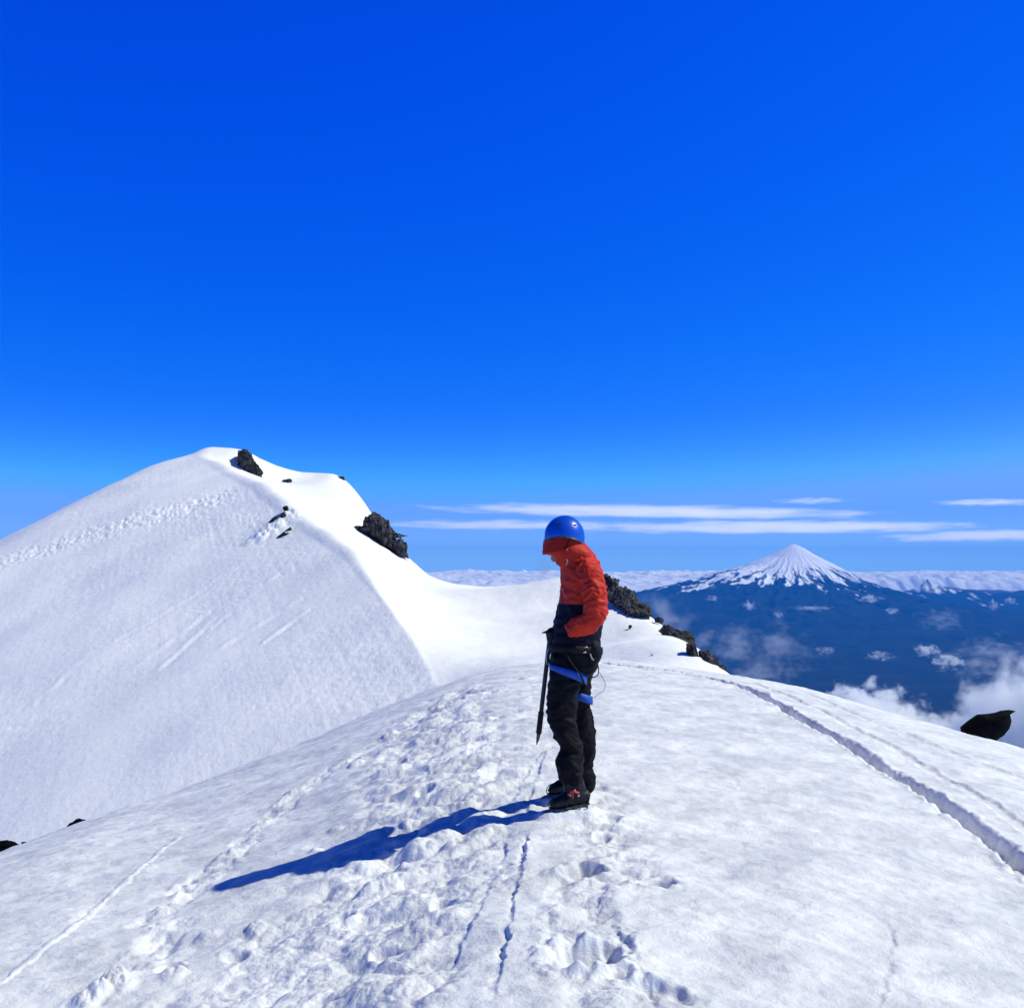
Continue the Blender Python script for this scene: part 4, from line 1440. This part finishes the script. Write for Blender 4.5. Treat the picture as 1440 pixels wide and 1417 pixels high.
def build_axe():
    base = pp(754.5, 1047, -.005)
    root = empty('ice_axe', G0 + base)
    tag(root, 'dark straight-shafted ice axe held point down in front of the hiker', 'ice axe')

    def loc(part):
        V, f = part
        return V - base, f
    sh = solid('shaft', loc(tube([(773.5, 893, .018, 3.1, .008), (771, 915, .012, 3.1, .008), (764, 975, .005, 3.1, .008), (757.5, 1032, 0, 3.0, .008)], n=12)), surf_mat('dark_anodised_shaft', (0.012, 0.012, 0.018), (0.03, 0.03, 0.036), rough=0.4, spec=0.4, nscale=20), root)
    solid('grip', loc(tube([(761, 1001, .002, 3.9, .0105), (757.7, 1030, 0, 3.9, .0105)], n=12)), RUBBER, root)
    solid('spike', loc(tube([(757.3, 1033, 0, 2.8, .008), (755.6, 1042, 0, 1.6, .004), (754.5, 1047, 0, .35, .001)], n=10)), DKSTEEL, root)
    solid('head', [loc(tube([(785, 886.5, .03, 2.2, .004), (774, 888.2, .018, 2.4, .006), (768, 888.6, .012, 1.9, .004), (762, 889.8, .008, .6, .002)], n=10)),
                   loc(tube([(784, 886.6, .03, 1.2, .012), (790, 888, .036, 1.2, .026), (794, 890.5, .04, .7, .03)], n=10))], DKSTEEL, root)


build_axe()
if CLOUDS:
    o = cloud(764, 803, D0 + 0.02, 22, 29, 0.08, 0.5, 'faint puff of white breath in front of the hiker\'s face', name='breath', nscale=1.4, off=0.5, soft=0.9)
    o['category'] = 'breath'


# ================================================================== LIGHT, SKY, CAMERA
tip = gp(318, 1244)
tipz = float(dome(np.array([tip[0]]), np.array([tip[1]]))[0])
top = P(797, 726, D0)
sd = np.array([top[0] - tip[0], top[1] - tip[1], top[2] - tipz])
sd /= np.linalg.norm(sd)
elev = math.asin(sd[2])
azim = math.atan2(sd[0], sd[1])        # from +Y towards +X
print('FEET', D0, 'sun elev', math.degrees(elev), 'azim', math.degrees(azim))

sun = bpy.data.lights.new('sun', 'SUN')
sun.energy = 4.75
sun.angle = math.radians(0.53)
sun.color = (0.985, 1.0, 0.80)
so = bpy.data.objects.new('sun', sun)
so.rotation_euler = Vector(sd).to_track_quat('Z', 'Y').to_euler()
link(so)

world = bpy.data.worlds.new('World')
scene.world = world
world.use_nodes = True
nt = world.node_tree
nt.nodes.clear()
L = nt.links.new
wo = N(nt, 'ShaderNodeOutputWorld')
bg = N(nt, 'ShaderNodeBackground')
sky = N(nt, 'ShaderNodeTexSky', sky_type='NISHITA')
sky.sun_disc = False
sky.sun_elevation = elev
sky.sun_rotation = azim
sky.altitude = 2000
sky.air_density = 1.0
sky.dust_density = 0.2
sky.ozone_density = 3.0
# grade of the clear mountain sky: contrast per channel
tcs = N(nt, 'ShaderNodeTexCoord')
lift = N(nt, 'ShaderNodeMapping')
lift.inputs['Location'].default_value = (0, 0, 0.05)
L(tcs.outputs['Generated'], lift.inputs[0])
nrm = N(nt, 'ShaderNodeVectorMath', operation='NORMALIZE')
L(lift.outputs[0], nrm.inputs[0])
L(nrm.outputs[0], sky.inputs['Vector'])
spz = N(nt, 'ShaderNodeSeparateXYZ')
L(tcs.outputs['Generated'], spz.inputs[0])
sep = N(nt, 'ShaderNodeSeparateColor')
L(sky.outputs[0], sep.inputs[0])
cmb = N(nt, 'ShaderNodeCombineColor')
for k, (mul, gam) in enumerate([(24.7 * 10 ** -3.5, 4.5), (1.114 * 10 ** -0.42, 1.42), (1.36 * 10 ** 0.55, 0.45)]):
    a = N(nt, 'ShaderNodeMath', operation='POWER')
    L(sep.outputs[k], a.inputs[0])
    a.inputs[1].default_value = gam
    b = N(nt, 'ShaderNodeMath', operation='MULTIPLY')
    L(a.outputs[0], b.inputs[0])
    b.inputs[1].default_value = mul
    c = N(nt, 'ShaderNodeMath', operation='MINIMUM')
    L(b.outputs[0], c.inputs[0])
    c.inputs[1].default_value = (1.9, 4.6, 11.0)[k]
    # brighter and paler towards the horizon
    g = N(nt, 'ShaderNodeMapRange', interpolation_type='SMOOTHSTEP')
    g.inputs['From Min'].default_value = 0.0
    g.inputs['From Max'].default_value = (0.25, 0.16, 0.2)[k]
    g.inputs['To Min'].default_value = (2.5, 2.1, 1.12)[k]
    g.inputs['To Max'].default_value = 1.0
    L(spz.outputs['Z'], g.inputs['Value'])
    h = N(nt, 'ShaderNodeMath', operation='MULTIPLY')
    L(c.outputs[0], h.inputs[0])
    L(g.outputs[0], h.inputs[1])
    e = N(nt, 'ShaderNodeMath', operation='MINIMUM')
    L(h.outputs[0], e.inputs[0])
    e.inputs[1].default_value = (1.75, 4.4, 12.0)[k]
    v = N(nt, 'ShaderNodeMapRange', interpolation_type='SMOOTHSTEP')
    v.inputs['From Min'].default_value = 0.0
    v.inputs['From Max'].default_value = 0.06
    v.inputs['To Min'].default_value = (2.2, 1.75, 1.08)[k]
    v.inputs['To Max'].default_value = 1.0
    L(spz.outputs['Z'], v.inputs['Value'])
    w = N(nt, 'ShaderNodeMath', operation='MULTIPLY')
    L(e.outputs[0], w.inputs[0])
    L(v.outputs[0], w.inputs[1])
    L(w.outputs[0], cmb.inputs[k])
# added dimming of the sky above the frame, to deepen the snow shadows
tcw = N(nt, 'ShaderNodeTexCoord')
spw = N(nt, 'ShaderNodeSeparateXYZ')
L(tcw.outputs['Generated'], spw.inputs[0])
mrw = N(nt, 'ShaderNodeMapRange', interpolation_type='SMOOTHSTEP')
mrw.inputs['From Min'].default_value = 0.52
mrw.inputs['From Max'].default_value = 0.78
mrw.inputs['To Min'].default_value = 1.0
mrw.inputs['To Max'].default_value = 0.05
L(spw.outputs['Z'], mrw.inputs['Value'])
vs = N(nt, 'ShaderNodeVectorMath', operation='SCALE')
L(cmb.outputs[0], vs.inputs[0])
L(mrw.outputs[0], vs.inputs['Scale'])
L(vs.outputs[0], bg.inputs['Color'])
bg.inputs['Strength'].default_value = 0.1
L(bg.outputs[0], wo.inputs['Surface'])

cam = bpy.data.cameras.new('camera')
cam.sensor_width = 36
cam.sensor_fit = 'HORIZONTAL'
cam.lens = 36 * F / PW
cam.clip_start = 0.05
cam.clip_end = 400000
co = bpy.data.objects.new('camera', cam)
co.rotation_euler = (math.radians(90) + PITCH, 0, 0)
link(co)
scene.camera = co

scene.view_settings.view_transform = 'Standard'
scene.view_settings.look = 'None'
scene.view_settings.exposure = 0.0
scene.view_settings.gamma = 1.0
scene.render.engine = 'CYCLES'
scene.cycles.use_denoising = True
scene.cycles.max_bounces = 8
scene.cycles.diffuse_bounces = 4
scene.cycles.volume_bounces = 10
scene.cycles.transparent_max_bounces = 16
